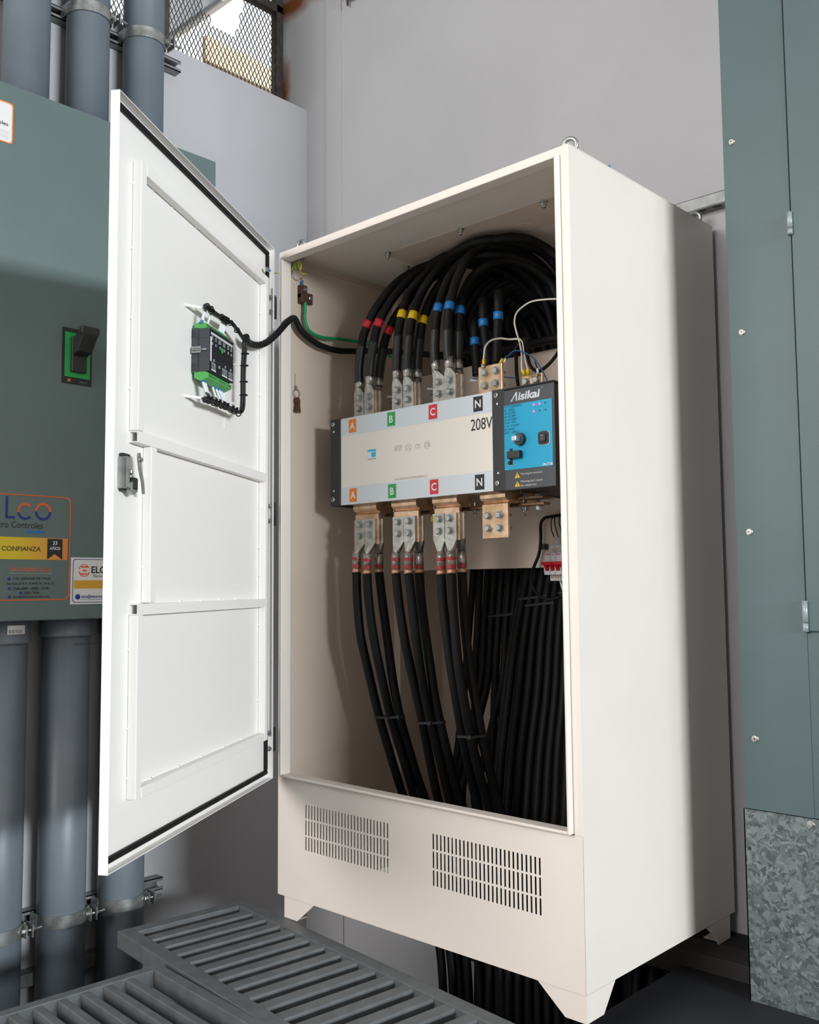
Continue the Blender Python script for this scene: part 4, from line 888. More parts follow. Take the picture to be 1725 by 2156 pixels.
BUNDLE = {
    'R0': [(0.521,0.56,1.007),(0.497,0.55,0.885),(0.474,0.53,0.728),(0.468,0.5,0.569),(0.469,0.46,0.393),(0.471,0.43,0.215),(0.462,0.42,0.089),(0.459,0.42,-0.068)],
    'R1': [(0.549,0.56,1.006),(0.525,0.55,0.885),(0.506,0.53,0.729),(0.504,0.5,0.571),(0.504,0.46,0.397),(0.506,0.43,0.22),(0.497,0.42,0.096),(0.494,0.42,-0.061)],
    'R2': [(0.577,0.56,1.005),(0.554,0.55,0.884),(0.538,0.53,0.73),(0.539,0.5,0.574),(0.539,0.46,0.401),(0.541,0.43,0.226),(0.532,0.42,0.102),(0.529,0.42,-0.053)],
    'R3': [(0.605,0.56,1.004),(0.582,0.55,0.884),(0.57,0.53,0.731),(0.574,0.5,0.576),(0.573,0.46,0.404),(0.575,0.43,0.231),(0.566,0.42,0.109),(0.563,0.42,-0.045)],
    'R4': [(0.632,0.56,1.003),(0.609,0.55,0.884),(0.6,0.53,0.732),(0.606,0.5,0.578),(0.607,0.46,0.408),(0.61,0.43,0.236),(0.601,0.42,0.115),(0.598,0.42,-0.038)],
    'R5': [(0.659,0.56,1.002),(0.636,0.55,0.884),(0.629,0.53,0.733),(0.636,0.5,0.58),(0.639,0.46,0.411),(0.643,0.43,0.241),(0.634,0.42,0.121),(0.63,0.42,-0.03)],
    'R6': [(0.686,0.56,1.001),(0.663,0.55,0.884),(0.656,0.53,0.734),(0.663,0.5,0.582),(0.668,0.46,0.415),(0.675,0.43,0.246),(0.666,0.42,0.127),(0.663,0.42,-0.023)],
    'R7': [(0.716,0.56,1.0),(0.693,0.55,0.883),(0.685,0.53,0.735),(0.692,0.5,0.584),(0.699,0.46,0.418),(0.707,0.43,0.251),(0.698,0.42,0.133),(0.695,0.42,-0.016)],
    'R8': [(0.745,0.56,0.999),(0.722,0.55,0.883),(0.715,0.53,0.735),(0.721,0.5,0.586),(0.729,0.46,0.421),(0.738,0.43,0.256),(0.73,0.42,0.139),(0.726,0.42,-0.009)],
    'R9': [(0.774,0.56,0.998),(0.751,0.55,0.883),(0.744,0.53,0.736),(0.75,0.5,0.588),(0.758,0.46,0.425),(0.768,0.43,0.261),(0.759,0.42,0.144),(0.756,0.42,-0.003)],
    'T0': [(0.466,0.62,1.01),(0.441,0.61,0.885),(0.415,0.59,0.724),(0.398,0.57,0.558),(0.393,0.54,0.374),(0.399,0.5,0.192),(0.395,0.49,0.063),(0.4,0.48,-0.096)],
    'T1': [(0.495,0.62,1.01),(0.471,0.61,0.885),(0.449,0.59,0.725),(0.435,0.57,0.561),(0.43,0.54,0.378),(0.436,0.5,0.197),(0.432,0.49,0.07),(0.436,0.48,-0.088)],
    'T2': [(0.524,0.62,1.008),(0.5,0.61,0.884),(0.481,0.59,0.726),(0.471,0.57,0.563),(0.466,0.54,0.382),(0.472,0.5,0.203),(0.468,0.49,0.076),(0.472,0.48,-0.08)],
    'T3': [(0.553,0.62,1.007),(0.529,0.61,0.884),(0.514,0.59,0.727),(0.507,0.57,0.566),(0.502,0.54,0.386),(0.507,0.5,0.208),(0.503,0.49,0.083),(0.507,0.48,-0.072)],
    'T4': [(0.581,0.62,1.006),(0.557,0.61,0.884),(0.545,0.59,0.728),(0.541,0.57,0.568),(0.537,0.54,0.39),(0.543,0.5,0.214),(0.539,0.49,0.089),(0.543,0.48,-0.065)],
    'T5': [(0.609,0.62,1.005),(0.585,0.61,0.884),(0.575,0.59,0.729),(0.573,0.57,0.57),(0.57,0.54,0.394),(0.578,0.5,0.219),(0.573,0.49,0.096),(0.577,0.48,-0.057)],
    'T6': [(0.636,0.62,1.004),(0.613,0.61,0.884),(0.603,0.59,0.729),(0.6,0.57,0.572),(0.601,0.54,0.397),(0.611,0.5,0.224),(0.607,0.49,0.102),(0.61,0.48,-0.05)],
    'T7': [(0.667,0.62,1.003),(0.643,0.61,0.883),(0.633,0.59,0.73),(0.631,0.57,0.574),(0.633,0.54,0.401),(0.645,0.5,0.229),(0.64,0.49,0.108),(0.643,0.48,-0.042)],
    'T8': [(0.697,0.62,1.002),(0.674,0.61,0.883),(0.663,0.59,0.731),(0.661,0.57,0.576),(0.664,0.54,0.404),(0.677,0.5,0.234),(0.672,0.49,0.114),(0.676,0.48,-0.035)],
    'T9': [(0.727,0.62,1.001),(0.704,0.61,0.883),(0.693,0.59,0.732),(0.69,0.57,0.578),(0.694,0.54,0.407),(0.708,0.5,0.239),(0.703,0.49,0.119),(0.706,0.48,-0.028)],
    'S0': [(0.245,0.62,1.006),(0.235,0.62,0.905),(0.224,0.61,0.749),(0.213,0.6,0.581),(0.203,0.58,0.409),(0.202,0.55,0.231),(0.249,0.52,0.065),(0.27,0.5,-0.13)],
    'S1': [(0.273,0.62,1.005),(0.263,0.62,0.905),(0.259,0.61,0.749),(0.254,0.6,0.583),(0.266,0.58,0.415),(0.285,0.55,0.242),(0.33,0.52,0.079),(0.35,0.5,-0.112)],
    'S2': [(0.305,0.62,1.004),(0.295,0.62,0.904),(0.288,0.61,0.75),(0.28,0.6,0.585),(0.241,0.58,0.413),(0.21,0.55,0.232),(0.257,0.52,0.066),(0.278,0.5,-0.128)],
    'S3': [(0.333,0.62,1.003),(0.323,0.62,0.904),(0.315,0.61,0.751),(0.307,0.6,0.586),(0.268,0.58,0.415),(0.238,0.55,0.236),(0.284,0.52,0.071),(0.305,0.5,-0.122)],
    'S4': [(0.361,0.62,1.002),(0.352,0.62,0.904),(0.344,0.61,0.751),(0.337,0.6,0.588),(0.342,0.58,0.423),(0.355,0.55,0.252),(0.398,0.52,0.091),(0.417,0.5,-0.097)],
    'S5': [(0.392,0.62,1.001),(0.383,0.62,0.903),(0.374,0.61,0.752),(0.366,0.6,0.59),(0.329,0.58,0.421),(0.301,0.55,0.244),(0.345,0.52,0.082),(0.365,0.5,-0.109)],
    'S6': [(0.421,0.62,1.0),(0.411,0.62,0.903),(0.402,0.61,0.753),(0.392,0.6,0.591),(0.392,0.58,0.427),(0.4,0.55,0.258),(0.442,0.52,0.099),(0.46,0.5,-0.088)],
    'S7': [(0.451,0.62,0.999),(0.442,0.62,0.903),(0.431,0.61,0.753),(0.42,0.6,0.593),(0.424,0.58,0.431),(0.436,0.55,0.263),(0.477,0.52,0.105),(0.496,0.5,-0.08)],
}
REAR = {
    'K0': [(0.145,0.64,1.538),(0.148,0.62,1.649),(0.175,0.6,1.755),(0.234,0.58,1.846),(0.375,0.495,1.868),(0.479,0.474,1.868),(0.5,0.569,1.868),(0.574,0.58,1.778),(0.619,0.6,1.669)],
    'K1': [(0.173,0.64,1.534),(0.176,0.62,1.645),(0.203,0.6,1.75),(0.261,0.58,1.835),(0.373,0.528,1.868),(0.469,0.518,1.868),(0.523,0.57,1.848),(0.597,0.58,1.758),(0.641,0.6,1.654)],
    'K2': [(0.201,0.64,1.53),(0.203,0.62,1.64),(0.23,0.6,1.745),(0.287,0.58,1.824),(0.371,0.563,1.868),(0.46,0.563,1.868),(0.546,0.57,1.827),(0.619,0.58,1.738),(0.663,0.6,1.638)],
    'K3': [(0.228,0.64,1.526),(0.231,0.62,1.635),(0.257,0.6,1.739),(0.314,0.58,1.814),(0.391,0.57,1.857),(0.479,0.57,1.852),(0.569,0.57,1.807),(0.641,0.58,1.719),(0.685,0.6,1.623)],
    'K4': [(0.255,0.64,1.523),(0.257,0.62,1.631),(0.283,0.6,1.734),(0.34,0.58,1.804),(0.416,0.57,1.843),(0.503,0.57,1.834),(0.592,0.57,1.787),(0.663,0.58,1.7),(0.707,0.6,1.607)],
    'K5': [(0.282,0.64,1.519),(0.284,0.62,1.626),(0.31,0.6,1.729),(0.365,0.58,1.793),(0.441,0.57,1.829),(0.526,0.57,1.815),(0.615,0.57,1.767),(0.685,0.58,1.681),(0.728,0.6,1.592)],
    'K6': [(0.308,0.64,1.515),(0.31,0.62,1.622),(0.336,0.6,1.724),(0.391,0.58,1.783),(0.465,0.57,1.815),(0.55,0.57,1.797),(0.637,0.57,1.747),(0.707,0.58,1.662),(0.749,0.6,1.578)],
    'K7': [(0.334,0.64,1.511),(0.336,0.62,1.618),(0.362,0.6,1.719),(0.416,0.58,1.773),(0.489,0.57,1.801),(0.573,0.57,1.78),(0.659,0.57,1.728),(0.728,0.58,1.643),(0.77,0.6,1.563)],
    'K8': [(0.36,0.64,1.508),(0.362,0.62,1.613),(0.387,0.6,1.714),(0.44,0.58,1.763),(0.513,0.57,1.788),(0.596,0.57,1.762),(0.681,0.57,1.709),(0.749,0.58,1.625),(0.791,0.6,1.548)],
    'K9': [(0.385,0.64,1.504),(0.388,0.62,1.609),(0.412,0.6,1.709),(0.465,0.58,1.753),(0.537,0.57,1.775),(0.618,0.57,1.744),(0.702,0.57,1.69),(0.77,0.58,1.607),(0.811,0.6,1.534)],
    'K10': [(0.41,0.64,1.5),(0.413,0.62,1.605),(0.437,0.6,1.704),(0.489,0.58,1.743),(0.56,0.57,1.761),(0.64,0.57,1.727),(0.724,0.57,1.671),(0.79,0.58,1.589),(0.831,0.6,1.52)],
    'K11': [(0.435,0.64,1.496),(0.438,0.62,1.601),(0.462,0.6,1.7),(0.513,0.58,1.734),(0.583,0.57,1.748),(0.663,0.57,1.71),(0.745,0.57,1.652),(0.811,0.58,1.571),(0.851,0.6,1.506)],
    'Q0': [(0.111,0.69,1.551),(0.104,0.68,1.667),(0.119,0.67,1.78),(0.174,0.651,1.868),(0.361,0.511,1.868),(0.463,0.495,1.868),(0.484,0.59,1.868),(0.518,0.66,1.799),(0.571,0.67,1.68)],
    'Q1': [(0.139,0.69,1.546),(0.133,0.68,1.662),(0.147,0.67,1.774),(0.194,0.66,1.86),(0.359,0.546,1.868),(0.453,0.539,1.868),(0.47,0.642,1.868),(0.541,0.66,1.778),(0.594,0.67,1.664)],
    'Q2': [(0.167,0.69,1.542),(0.161,0.68,1.657),(0.175,0.67,1.769),(0.222,0.66,1.849),(0.357,0.58,1.868),(0.443,0.585,1.868),(0.489,0.65,1.85),(0.565,0.66,1.758),(0.617,0.67,1.648)],
    'Q3': [(0.195,0.69,1.538),(0.189,0.68,1.653),(0.203,0.67,1.763),(0.249,0.66,1.839),(0.355,0.616,1.868),(0.433,0.632,1.868),(0.513,0.65,1.829),(0.588,0.66,1.738),(0.639,0.67,1.633)],
    'Q4': [(0.222,0.69,1.534),(0.216,0.68,1.648),(0.231,0.67,1.758),(0.276,0.66,1.828),(0.354,0.65,1.867),(0.444,0.65,1.856),(0.536,0.65,1.808),(0.61,0.66,1.718),(0.662,0.67,1.617)],
    'Q5': [(0.249,0.69,1.53),(0.244,0.68,1.643),(0.258,0.67,1.753),(0.302,0.66,1.817),(0.38,0.65,1.853),(0.469,0.65,1.837),(0.56,0.65,1.788),(0.633,0.66,1.698),(0.684,0.67,1.601)],
    'Q6': [(0.276,0.69,1.527),(0.271,0.68,1.639),(0.284,0.67,1.748),(0.329,0.66,1.807),(0.405,0.65,1.839),(0.493,0.65,1.819),(0.583,0.65,1.767),(0.655,0.66,1.679),(0.705,0.67,1.586)],
    'Q7': [(0.303,0.69,1.523),(0.297,0.68,1.634),(0.311,0.67,1.742),(0.354,0.66,1.796),(0.43,0.65,1.825),(0.516,0.65,1.8),(0.606,0.65,1.747),(0.677,0.66,1.66),(0.727,0.67,1.571)],
    'Q8': [(0.329,0.69,1.519),(0.323,0.68,1.63),(0.337,0.67,1.737),(0.38,0.66,1.786),(0.455,0.65,1.811),(0.54,0.65,1.782),(0.628,0.65,1.728),(0.699,0.66,1.641),(0.748,0.67,1.556)],
    'Q9': [(0.355,0.69,1.515),(0.349,0.68,1.625),(0.363,0.67,1.732),(0.405,0.66,1.776),(0.479,0.65,1.797),(0.563,0.65,1.764),(0.65,0.65,1.708),(0.72,0.66,1.622),(0.769,0.67,1.542)],
    'Q10': [(0.38,0.69,1.512),(0.375,0.68,1.621),(0.389,0.67,1.727),(0.43,0.66,1.766),(0.503,0.65,1.784),(0.586,0.65,1.747),(0.672,0.65,1.689),(0.742,0.66,1.603),(0.79,0.67,1.527)],
}

PH = {'A': 'red', 'B': 'yellow', 'C': 'bluet'}; PL = {'A': 'orange label A', 'B': 'green label B', 'C': 'red label C'}; PT = {'A': 'red', 'B': 'yellow', 'C': 'blue'}
NTH = {1: 'outer front', 2: 'inner front', 3: 'rear'}
R0 = .0131
def extend(p): return [Vector(q) for q in p]
def lug_mesh(xc, y, z0, z1, wd, th, ex, ey, ez, r, up):
    """tinned lug: flat palm from z0 to z1 at depth y, twisting taper, round barrel to (ex,ey,ez)"""
    m = MB().box(xc-wd/2, xc+wd/2, y, y+th, min(z0, z1), max(z0, z1))
    n = 16; za = z1; zb = z1 + (ez-z1)*.38
    A = []; B = []
    yc = y+th/2
    for k in range(n):
        a = 2*PI*k/n; c, s_ = math.cos(a), math.sin(a)
        q = max(abs(c), abs(s_)); A.append((xc+wd/2*c/q, yc+th/2*s_/q, za))
        xm = xc+(ex-xc)*.7; ym = yc+(ey-yc)*.8; B.append((xm+r*c, ym+r*s_, zb))
    m.add(A+B, [(k, (k+1) % n, n+(k+1) % n, n+k) for k in range(n)], 0, False)
    m.tube([(xc+(ex-xc)*.7, yc+(ey-yc)*.8, zb), (ex, ey, ez)], r, 16)
    return m
for key, pts in UPPER.items():
    ph, i = key[0], int(key[1]); path = smooth_path(pts); x, y, z = pts[0]
    ro = root('power_cable', (x, y, z))
    MB().tube(path, R0, 14).build('sheath', 'black', ro)
    MB().tube(smooth_path([pts[0], pts[1], pts[2]])[:16], R0+.0010, 14).build('insulating_tape', 'blacks', ro)
    x0, x1 = XU['ABC'.index(ph)]
    if i < 3:
        xc = x0+(x1-x0)*(.25 if i == 1 else .75); lm = lug_mesh(xc, .1648, 1.396, 1.466, .0415, .006, x, y, z+.012, .0130, True)
    else: lm = lug_mesh(x1-.010, .1796, 1.396, 1.466, .0415, .006, x, y, z+.012, .0130, True)
    lm.build('cable_lug', 'tin', ro)
    MB().tube(seg_of(path, pts[3], .0115), R0+.0009, 16).build('phase_tape', PH[ph], ro)
    tag(ro, '%s black cable with %s tape, arching up above the %s' % (NTH[i], PT[ph], PL[ph]), 'cable', 'cables on the upper bars')
for k, (key, pts) in enumerate(STUB.items()):
    path = smooth_path(pts); ro = root('power_cable', pts[0])
    MB().tube(path, R0, 14).build('sheath', 'black', ro)
    MB().tube(smooth_path(pts[:3])[:3], .0118, 14).build('cable_lug', 'tin', ro)
    MB().tube(seg_of(path, pts[(2, 2, 2)[k]], .011), R0+.0009, 16).build('phase_tape', 'bluet', ro)
    tag(ro, ('lowest', 'middle', 'tallest')[k]+' of three dim blue taped cables rising behind the bolted copper N plate', 'cable', 'blue taped cables behind the copper plate')
for key, pts in REAR.items():
    p = [Vector(q) for q in pts][2:]; p.append(Vector((p[-1].x+.02, .62, 1.45)))
    p = [Vector((q.x, q.y, min(q.z, 1.885))) for q in p]
    path = smooth_path([Vector((p[0].x+.02, .66, 1.58))]+p)
    o = MB().tube(path, R0-.0010, 14).build('power_cable', 'black')
    tag(o, 'black cable of the dark bundle arching deep in the top of the cabinet', 'cable', 'rear cables arching in the cabinet top')
for key, pts in LOWER.items():
    ph, i = key[0], int(key[1]); x, y, z = pts[0]
    end = Vector(pts[-1]); full = pts + [tuple(end+Vector((.02, .02, -.16))), tuple(end+Vector((.05, .0, -.42)))]
    path = smooth_path(full); ro = root('power_cable', (x, y, z))
    MB().tube(path, R0, 14).build('sheath', 'black', ro)
    x0, x1 = XL['ABC'.index(ph)]
    if i < 3:
        xc = x0+(x1-x0)*(.245 if i == 1 else .70); lm = lug_mesh(xc, .1502, 1.0825, 1.012, .0430, .006, x, y, z+.010, .0102, False)
    else: lm = lug_mesh(x1-.012, .1655, 1.0825, 1.012, .0430, .006, x, y, z+.010, .0102, False)
    lm.build('cable_lug', 'tin', ro)
    top_ = Vector((x, y, z+.054))
    MB().tube([Vector((x, y, z+.062)), Vector((x, y, z+.045)), Vector((x, y, z+.012))], [.0118, .0128, .0130], 16).build('clear_wrap', 'wrap', ro)
    for dz, hh in ((.040, .0045), (.018, .0045)):
        MB().tube([Vector((x, y, z+dz-hh)), Vector((x, y, z+dz+hh))], .0135, 18, caps=False).build('red_marking', 'redm', ro)
    MB().tube([Vector((x, y, z-.001)), Vector((x, y, z+.012))], [.0128, .0115], 18).build('copper_strands', 'strand', ro)
    tag(ro, '%s black power cable hanging from the copper bar below the %s' % (NTH[i], PL[ph]), 'cable', 'cables on the lower bars')
ORD = ('first', 'second', 'third', 'fourth', 'fifth', 'sixth', 'seventh', 'eighth', 'ninth', 'tenth')
for k, (key, pts) in enumerate(BUNDLE.items()):
    end = Vector(pts[-1]); full = list(pts) + [tuple(end+Vector((.0, -.02, -.15))), tuple(end+Vector((.02, -.05, -.4)))]
    o = MB().tube(smooth_path(full), R0+(-.0003 if key[0] == 'R' else -.0012), 14).build('power_cable', 'black')
    if key[0] == 'R': tag(o, ORD[int(key[1])]+' cable from the middle in the broad black fan below the breakers', 'cable', 'fan of cables below the breakers')
    else: tag(o, 'black cable in the loose dim group behind the fan of cables', 'cable', 'dim cables behind the fan')

for k in range(12):
    x = .34+.055*k; p = [(x, .60, .18), (x+.01, .60, .0), (x-.01*(k % 3), .57, -.2), (x+.012*(k % 2), .53, -.45), (x+.05, .50, -.72)]
    o = MB().tube(smooth_path(p), .0155, 12).build('power_cable', 'black')
    tag(o, 'thick black cable dropping under the cream cabinet into the trench', 'cable', 'cables dropping into the trench')

def tie(name, pts3, r, label, group, off=.0):
    """black cable tie drawn around the given cable centres"""
    c = sum((Vector(p) for p in pts3), Vector())/len(pts3); hull = []
    for k in range(32):
        a = 2*PI*k/32; dirv = Vector((math.cos(a), math.sin(a), 0)); best = max(pts3, key=lambda p: Vector(p).dot(dirv))
        hull.append(Vector((best[0], best[1], c.z))+dirv*r+Vector((0, 0, .10*(best[0]-c.x))))
    hull.append(hull[0])
    m = MB()
    for a, b_ in zip(hull, hull[1:]):
        n = ((a+b_)/2-c); n.z = 0; n = n.normalized()*.0012; hz_ = Vector((0, 0, .0035))
        if (b_-a).length < 1e-6: continue
        m.add([tuple(v) for v in (a-hz_, b_-hz_, b_+hz_, a+hz_, a-hz_+n, b_-hz_+n, b_+hz_+n, a+hz_+n)], [(0,1,2,3), (7,6,5,4), (0,4,5,1), (3,2,6,7), (1,5,6,2), (0,3,7,4)])
    e = max(pts3, key=lambda p: p[0]-p[1]); ex = Vector((e[0]+r*.6, e[1]-r*.9, c.z+.10*(e[0]-c.x)))
    m.box(ex.x-.005, ex.x+.005, ex.y-.005, ex.y+.002, ex.z-.005, ex.z+.005)
    return tag(m.build('cable_tie', 'blacks'), label, 'cable tie', group)
def at_z(pts, z):
    path = smooth_path(pts)
    return tuple(min(path, key=lambda p: abs(p.z-z)))
for ph, z in (('A', .503), ('B', .503), ('C', .475)):
    tie('cable_tie', [at_z(LOWER[ph+str(i)], z) for i in (1, 2, 3)], R0+.001, 'black cable tie around the three hanging cables below the %s' % PL[ph], 'ties on the hanging cables')
for i0, i1, z, nm in ((0, 4, .845, 'upper tie on the inner cables of the black fan'), (1, 5, .825, 'lower tie on the inner cables of the black fan'), (5, 9, .86, 'tie on the outer cables of the black fan')):
    tie('cable_tie', [at_z(BUNDLE['R%d' % i], z) for i in range(i0, i1)], R0+.002, nm, 'ties on the fan of cables')
tie('cable_tie', [at_z(BUNDLE['S%d' % i], .80) for i in range(3, 7)], R0+.001, 'tie around the dim cables behind the black fan', 'ties on the fan of cables')

# ================================================================ small wiring
def wire(name, pts, r, mt, label, parts=(), cat='wire'):
    ro = root(name, pts[0])
    MB().tube(smooth_path(pts), r, 10).build('insulation', mt, ro)
    for nm, a, b_, rr, m_ in parts: MB().tube([a, b_], rr, 12).build(nm, m_, ro)
    return tag(ro, label, cat)
w1 = [(.661, .160, 1.478), (.655, .17, 1.502), (.652, .18, 1.527), (.655, .2, 1.547), (.670, .22, 1.554), (.688, .24, 1.552), (.708, .25, 1.551), (.715, .26, 1.544)]
wire('neutral_wire', w1, .0027, 'whitew', 'white wire looping from a yellow sleeve on the copper N plate', [('ring_terminal', (.661, .158, 1.464), (.661, .160, 1.472), .005, 'tin'), ('yellow_sleeve', (.661, .160, 1.470), (.661, .161, 1.488), .0047, 'yellow')])
w2 = [(.93, .30, 1.640), (.88, .30, 1.643), (.841, .3, 1.647), (.811, .3, 1.651), (.766, .3, 1.659), (.727, .29, 1.659), (.702, .28, 1.646), (.69, .27, 1.629), (.691, .26, 1.603), (.697, .26, 1.575), (.713, .25, 1.544), (.735, .23, 1.505), (.757, .2, 1.475), (.768, .185, 1.444)]
wire('neutral_wire', w2, .0025, 'whitew', 'long white wire sweeping from the cabinet side down to the bolted plate behind the controller', [('yellow_sleeve', (.770, .184, 1.446), (.775, .19, 1.430), .0045, 'yellow')])
w3 = [(.715, .25, 1.551), (.724, .25, 1.538), (.735, .24, 1.512), (.769, .2, 1.475), (.787, .185, 1.444)]
wire('neutral_wire', w3, .0018, 'whitew', 'short white wire with yellow sleeve dropping to the bolted plate behind the controller', [('yellow_sleeve', (.787, .185, 1.446), (.786, .19, 1.430), .0045, 'yellow')])
wire('control_wire', [(.704, .187, 1.484), (.715, .2, 1.498), (.728, .21, 1.508), (.744, .22, 1.505), (.766, .22, 1.492), (.785, .22, 1.476), (.803, .22, 1.452), (.815, .22, 1.431), (.827, .22, 1.405)], .0018, 'bluew', 'blue wire arching over from the copper N plate to the controller', [('yellow_sleeve', (.698, .183, 1.472), (.706, .186, 1.486), .0047, 'yellow')])
wire('control_wire', [(.721, .26, 1.552), (.715, .24, 1.532), (.721, .21, 1.505), (.720, .19, 1.488), (.717, .18, 1.475)], .0018, 'blacks', 'black wire with a white sleeve behind the copper N plate', [('marker_sleeve', (.7185, .182, 1.484), (.7155, .178, 1.472), .0028, 'ferr')])
wire('control_wire', [(.705, .30, 1.565), (.709, .28, 1.558), (.718, .28, 1.533), (.712, .29, 1.505), (.716, .3, 1.48), (.737, .3, 1.466), (.752, .31, 1.474), (.771, .32, 1.493), (.78, .34, 1.521), (.788, .36, 1.550), (.80, .40, 1.58)], .0048, 'black', 'thick black lead sagging in a loop above the controller')
wire('control_wire', [(.577, .42, 1.60), (.576, .42, 1.567), (.575, .42, 1.534), (.576, .42, 1.504), (.58, .42, 1.472), (.59, .42, 1.42)], .0052, 'black', 'black lead hanging straight down behind the copper N plate')
wire('control_wire', [(.771, .24, 1.483), (.788, .22, 1.464), (.804, .205, 1.446), (.811, .197, 1.424)], .0018, 'blacks', 'short black wire with white sleeve on the second bolt behind the controller', [('marker_sleeve', (.804, .204, 1.446), (.8095, .200, 1.428), .003, 'ferr')])
o = MB().tube(smooth_path([(.22, .45, 1.62), (.3, .462, 1.617), (.385, .465, 1.609), (.5, .46, 1.598), (.572, .45, 1.592), (.622, .445, 1.590), (.677, .44, 1.589), (.736, .44, 1.586), (.85, .44, 1.582), (1.0, .45, 1.58)]), .0125, 16).build('wire_loom', 'black')
tag(o, 'thick black loom running level above the mounting plate', 'wire loom')
for i, (x, y, lab) in enumerate(((.262, .27, 'beside the orange label A bars'), (.425, .27, 'beside the green label B bars'), (.585, .27, 'beside the red label C bars'))):
    wire('control_wire', [(x-.012, y-.06, 1.452), (x+.015, y-.04, 1.448), (x+.05, y, 1.425), (x+.07, y+.02, 1.39)], .0018, 'blacks', 'thin black wire with white sleeve '+lab, [('marker_sleeve', (x-.013, y-.061, 1.4525), (x+.008, y-.045, 1.4500), .0028, 'ferr')])
    wire('control_wire', [(x-.012, y-.05, 1.437+.02*(i == 2)), (x+.03, y-.02, 1.432+.03*(i == 2)), (x+.09, y+.02, 1.425+.03*(i == 2))], .0015, 'bluew', 'thin blue wire '+lab)

# earth wires
ew = [(.020, .0835, 1.7630), (.020, .0835, 1.735), (.020, .0836, 1.7083), (.020, .1008, 1.6768), (.020, .1501, 1.6656), (.020, .2284, 1.6742), (.024, .295, 1.678), (.06, .32, 1.668), (.12, .36, 1.62), (.19, .40, 1.56), (.195, .41, 1.42), (.195, .41, 1.2), (.20, .41, 1.0), (.215, .40, .86), (.205, .41, .75), (.19, .43, .66)]
o = MB().tube(smooth_path(ew), .0052, 12).build('earth_wire', 'green'); tag(o, 'green earth wire from the brown copper lug down behind the cables', 'wire')
lg = root('earth_lug', (.003, .085, 1.76))
MB().box(.003, .020, .0675, .0935, 1.776, 1.8165).box(.003, .024, .0675, .0935, 1.760, 1.790).box(.003, .016, .0935, .1195, 1.763, 1.7965).build('lug_body', 'brown', lg, bevel=.0015)
MB().bolt((.020, .083, 1.803), (1, 0, 0), .0060, .005, shank=.003).bolt((.016, .107, 1.781), (1, 0, 0), .0060, .003).build('lug_bolt', 'bolt', lg)
tag(lg, 'brown copper earthing lug with two bolts on the inner side wall', 'earth lug')
st = DOOR @ Vector((.066, .002, 1.813)); co = []
base = [Vector(p) for p in ((st.x, st.y, st.z-.004), (-.035+.01, -.01, 1.848-.006), (-.01, .02, 1.853), (.012, .03, 1.858), (.035, .03, 1.860), (.048, .03, 1.868))]
sb = smooth_path(base, 30); n = len(sb)
for k, p in enumerate(sb):
    a = k/n; amp = .0085*min(1, max(0, (a-.25)*5)); an = 2*PI*5.5*max(0, a-.25)/.75
    co.append(p+Vector((.3*amp*math.sin(an), amp*math.sin(an)*.5, amp*math.cos(an)-amp*.3)))
for k in range(24):
    an = 2*PI*k/12; co.append(Vector((.048+.0075*math.sin(an)+.0004*k, .035, 1.866-.0005*k+.0085*math.cos(an))))
co += smooth_path([(.060, .035, 1.850), (.050, .040, 1.840), (.062, .055, 1.834), (.022, .079, 1.845), (.016, .079, 1.836), (.014, .079, 1.822)])
ce = root('coiled_earth_wire', (st.x, st.y, st.z))
MB().tube(co, .0016, 8).build('insulation', 'gy', ce)
MB().tube([st+Vector((.004, .003, 0)), st+Vector((-.004, .012, .0))], .0028, 10).tube([(.014, .079, 1.832), (.014, .079, 1.814)], .0033, 10).build('blue_sleeve', 'bluef', ce)
MB().bolt(DOOR @ Vector((.064, -.004, 1.815)), (.8465, .5324, 0), .006, .006, shank=.004).build('stud', 'bolt', ce)
tag(ce, 'coiled green and yellow earth wire between the door stud and the brown lug', 'wire')

# keys
ky = root('key_bunch', (.006, .058, 1.416))
MB().tube([(.004, .0575, 1.540), (.006, .0575, 1.539), (.006, .0575, 1.495)], .0012, 8).box(.003, .006, .054, .061, 1.537, 1.543).build('string', 'whitew', ky)
MB().ring((.010, .0605, 1.476), (1, .1, 0), .0125, .0011, 28, 6).tube([(.007, .058, 1.498), (.008, .059, 1.487)], .0042, 10).build('key_ring', 'strut', ky)
for dy, tz in ((-.004, -.07), (.002, .0), (.006, .10)):
    MB().prism([(.052, 1.462), (.066, 1.462), (.068, 1.452), (.064, 1.440), (.0625, 1.418), (.059, 1.414), (.0555, 1.420), (.0555, 1.440), (.051, 1.452)], .006+dy*.4+.002, .0072+dy*.4+.002, axis='x', T=Matrix.Translation((0, .0605, 1.468)) @ Matrix.Rotation(tz*2.2, 4, 'X') @ Matrix.Translation((0, -.0590, -1.468))).build('key', 'brown', ky, bevel=.0003)
tag(ky, 'small bunch of keys hanging on the inner side wall of the cabinet', 'keys')

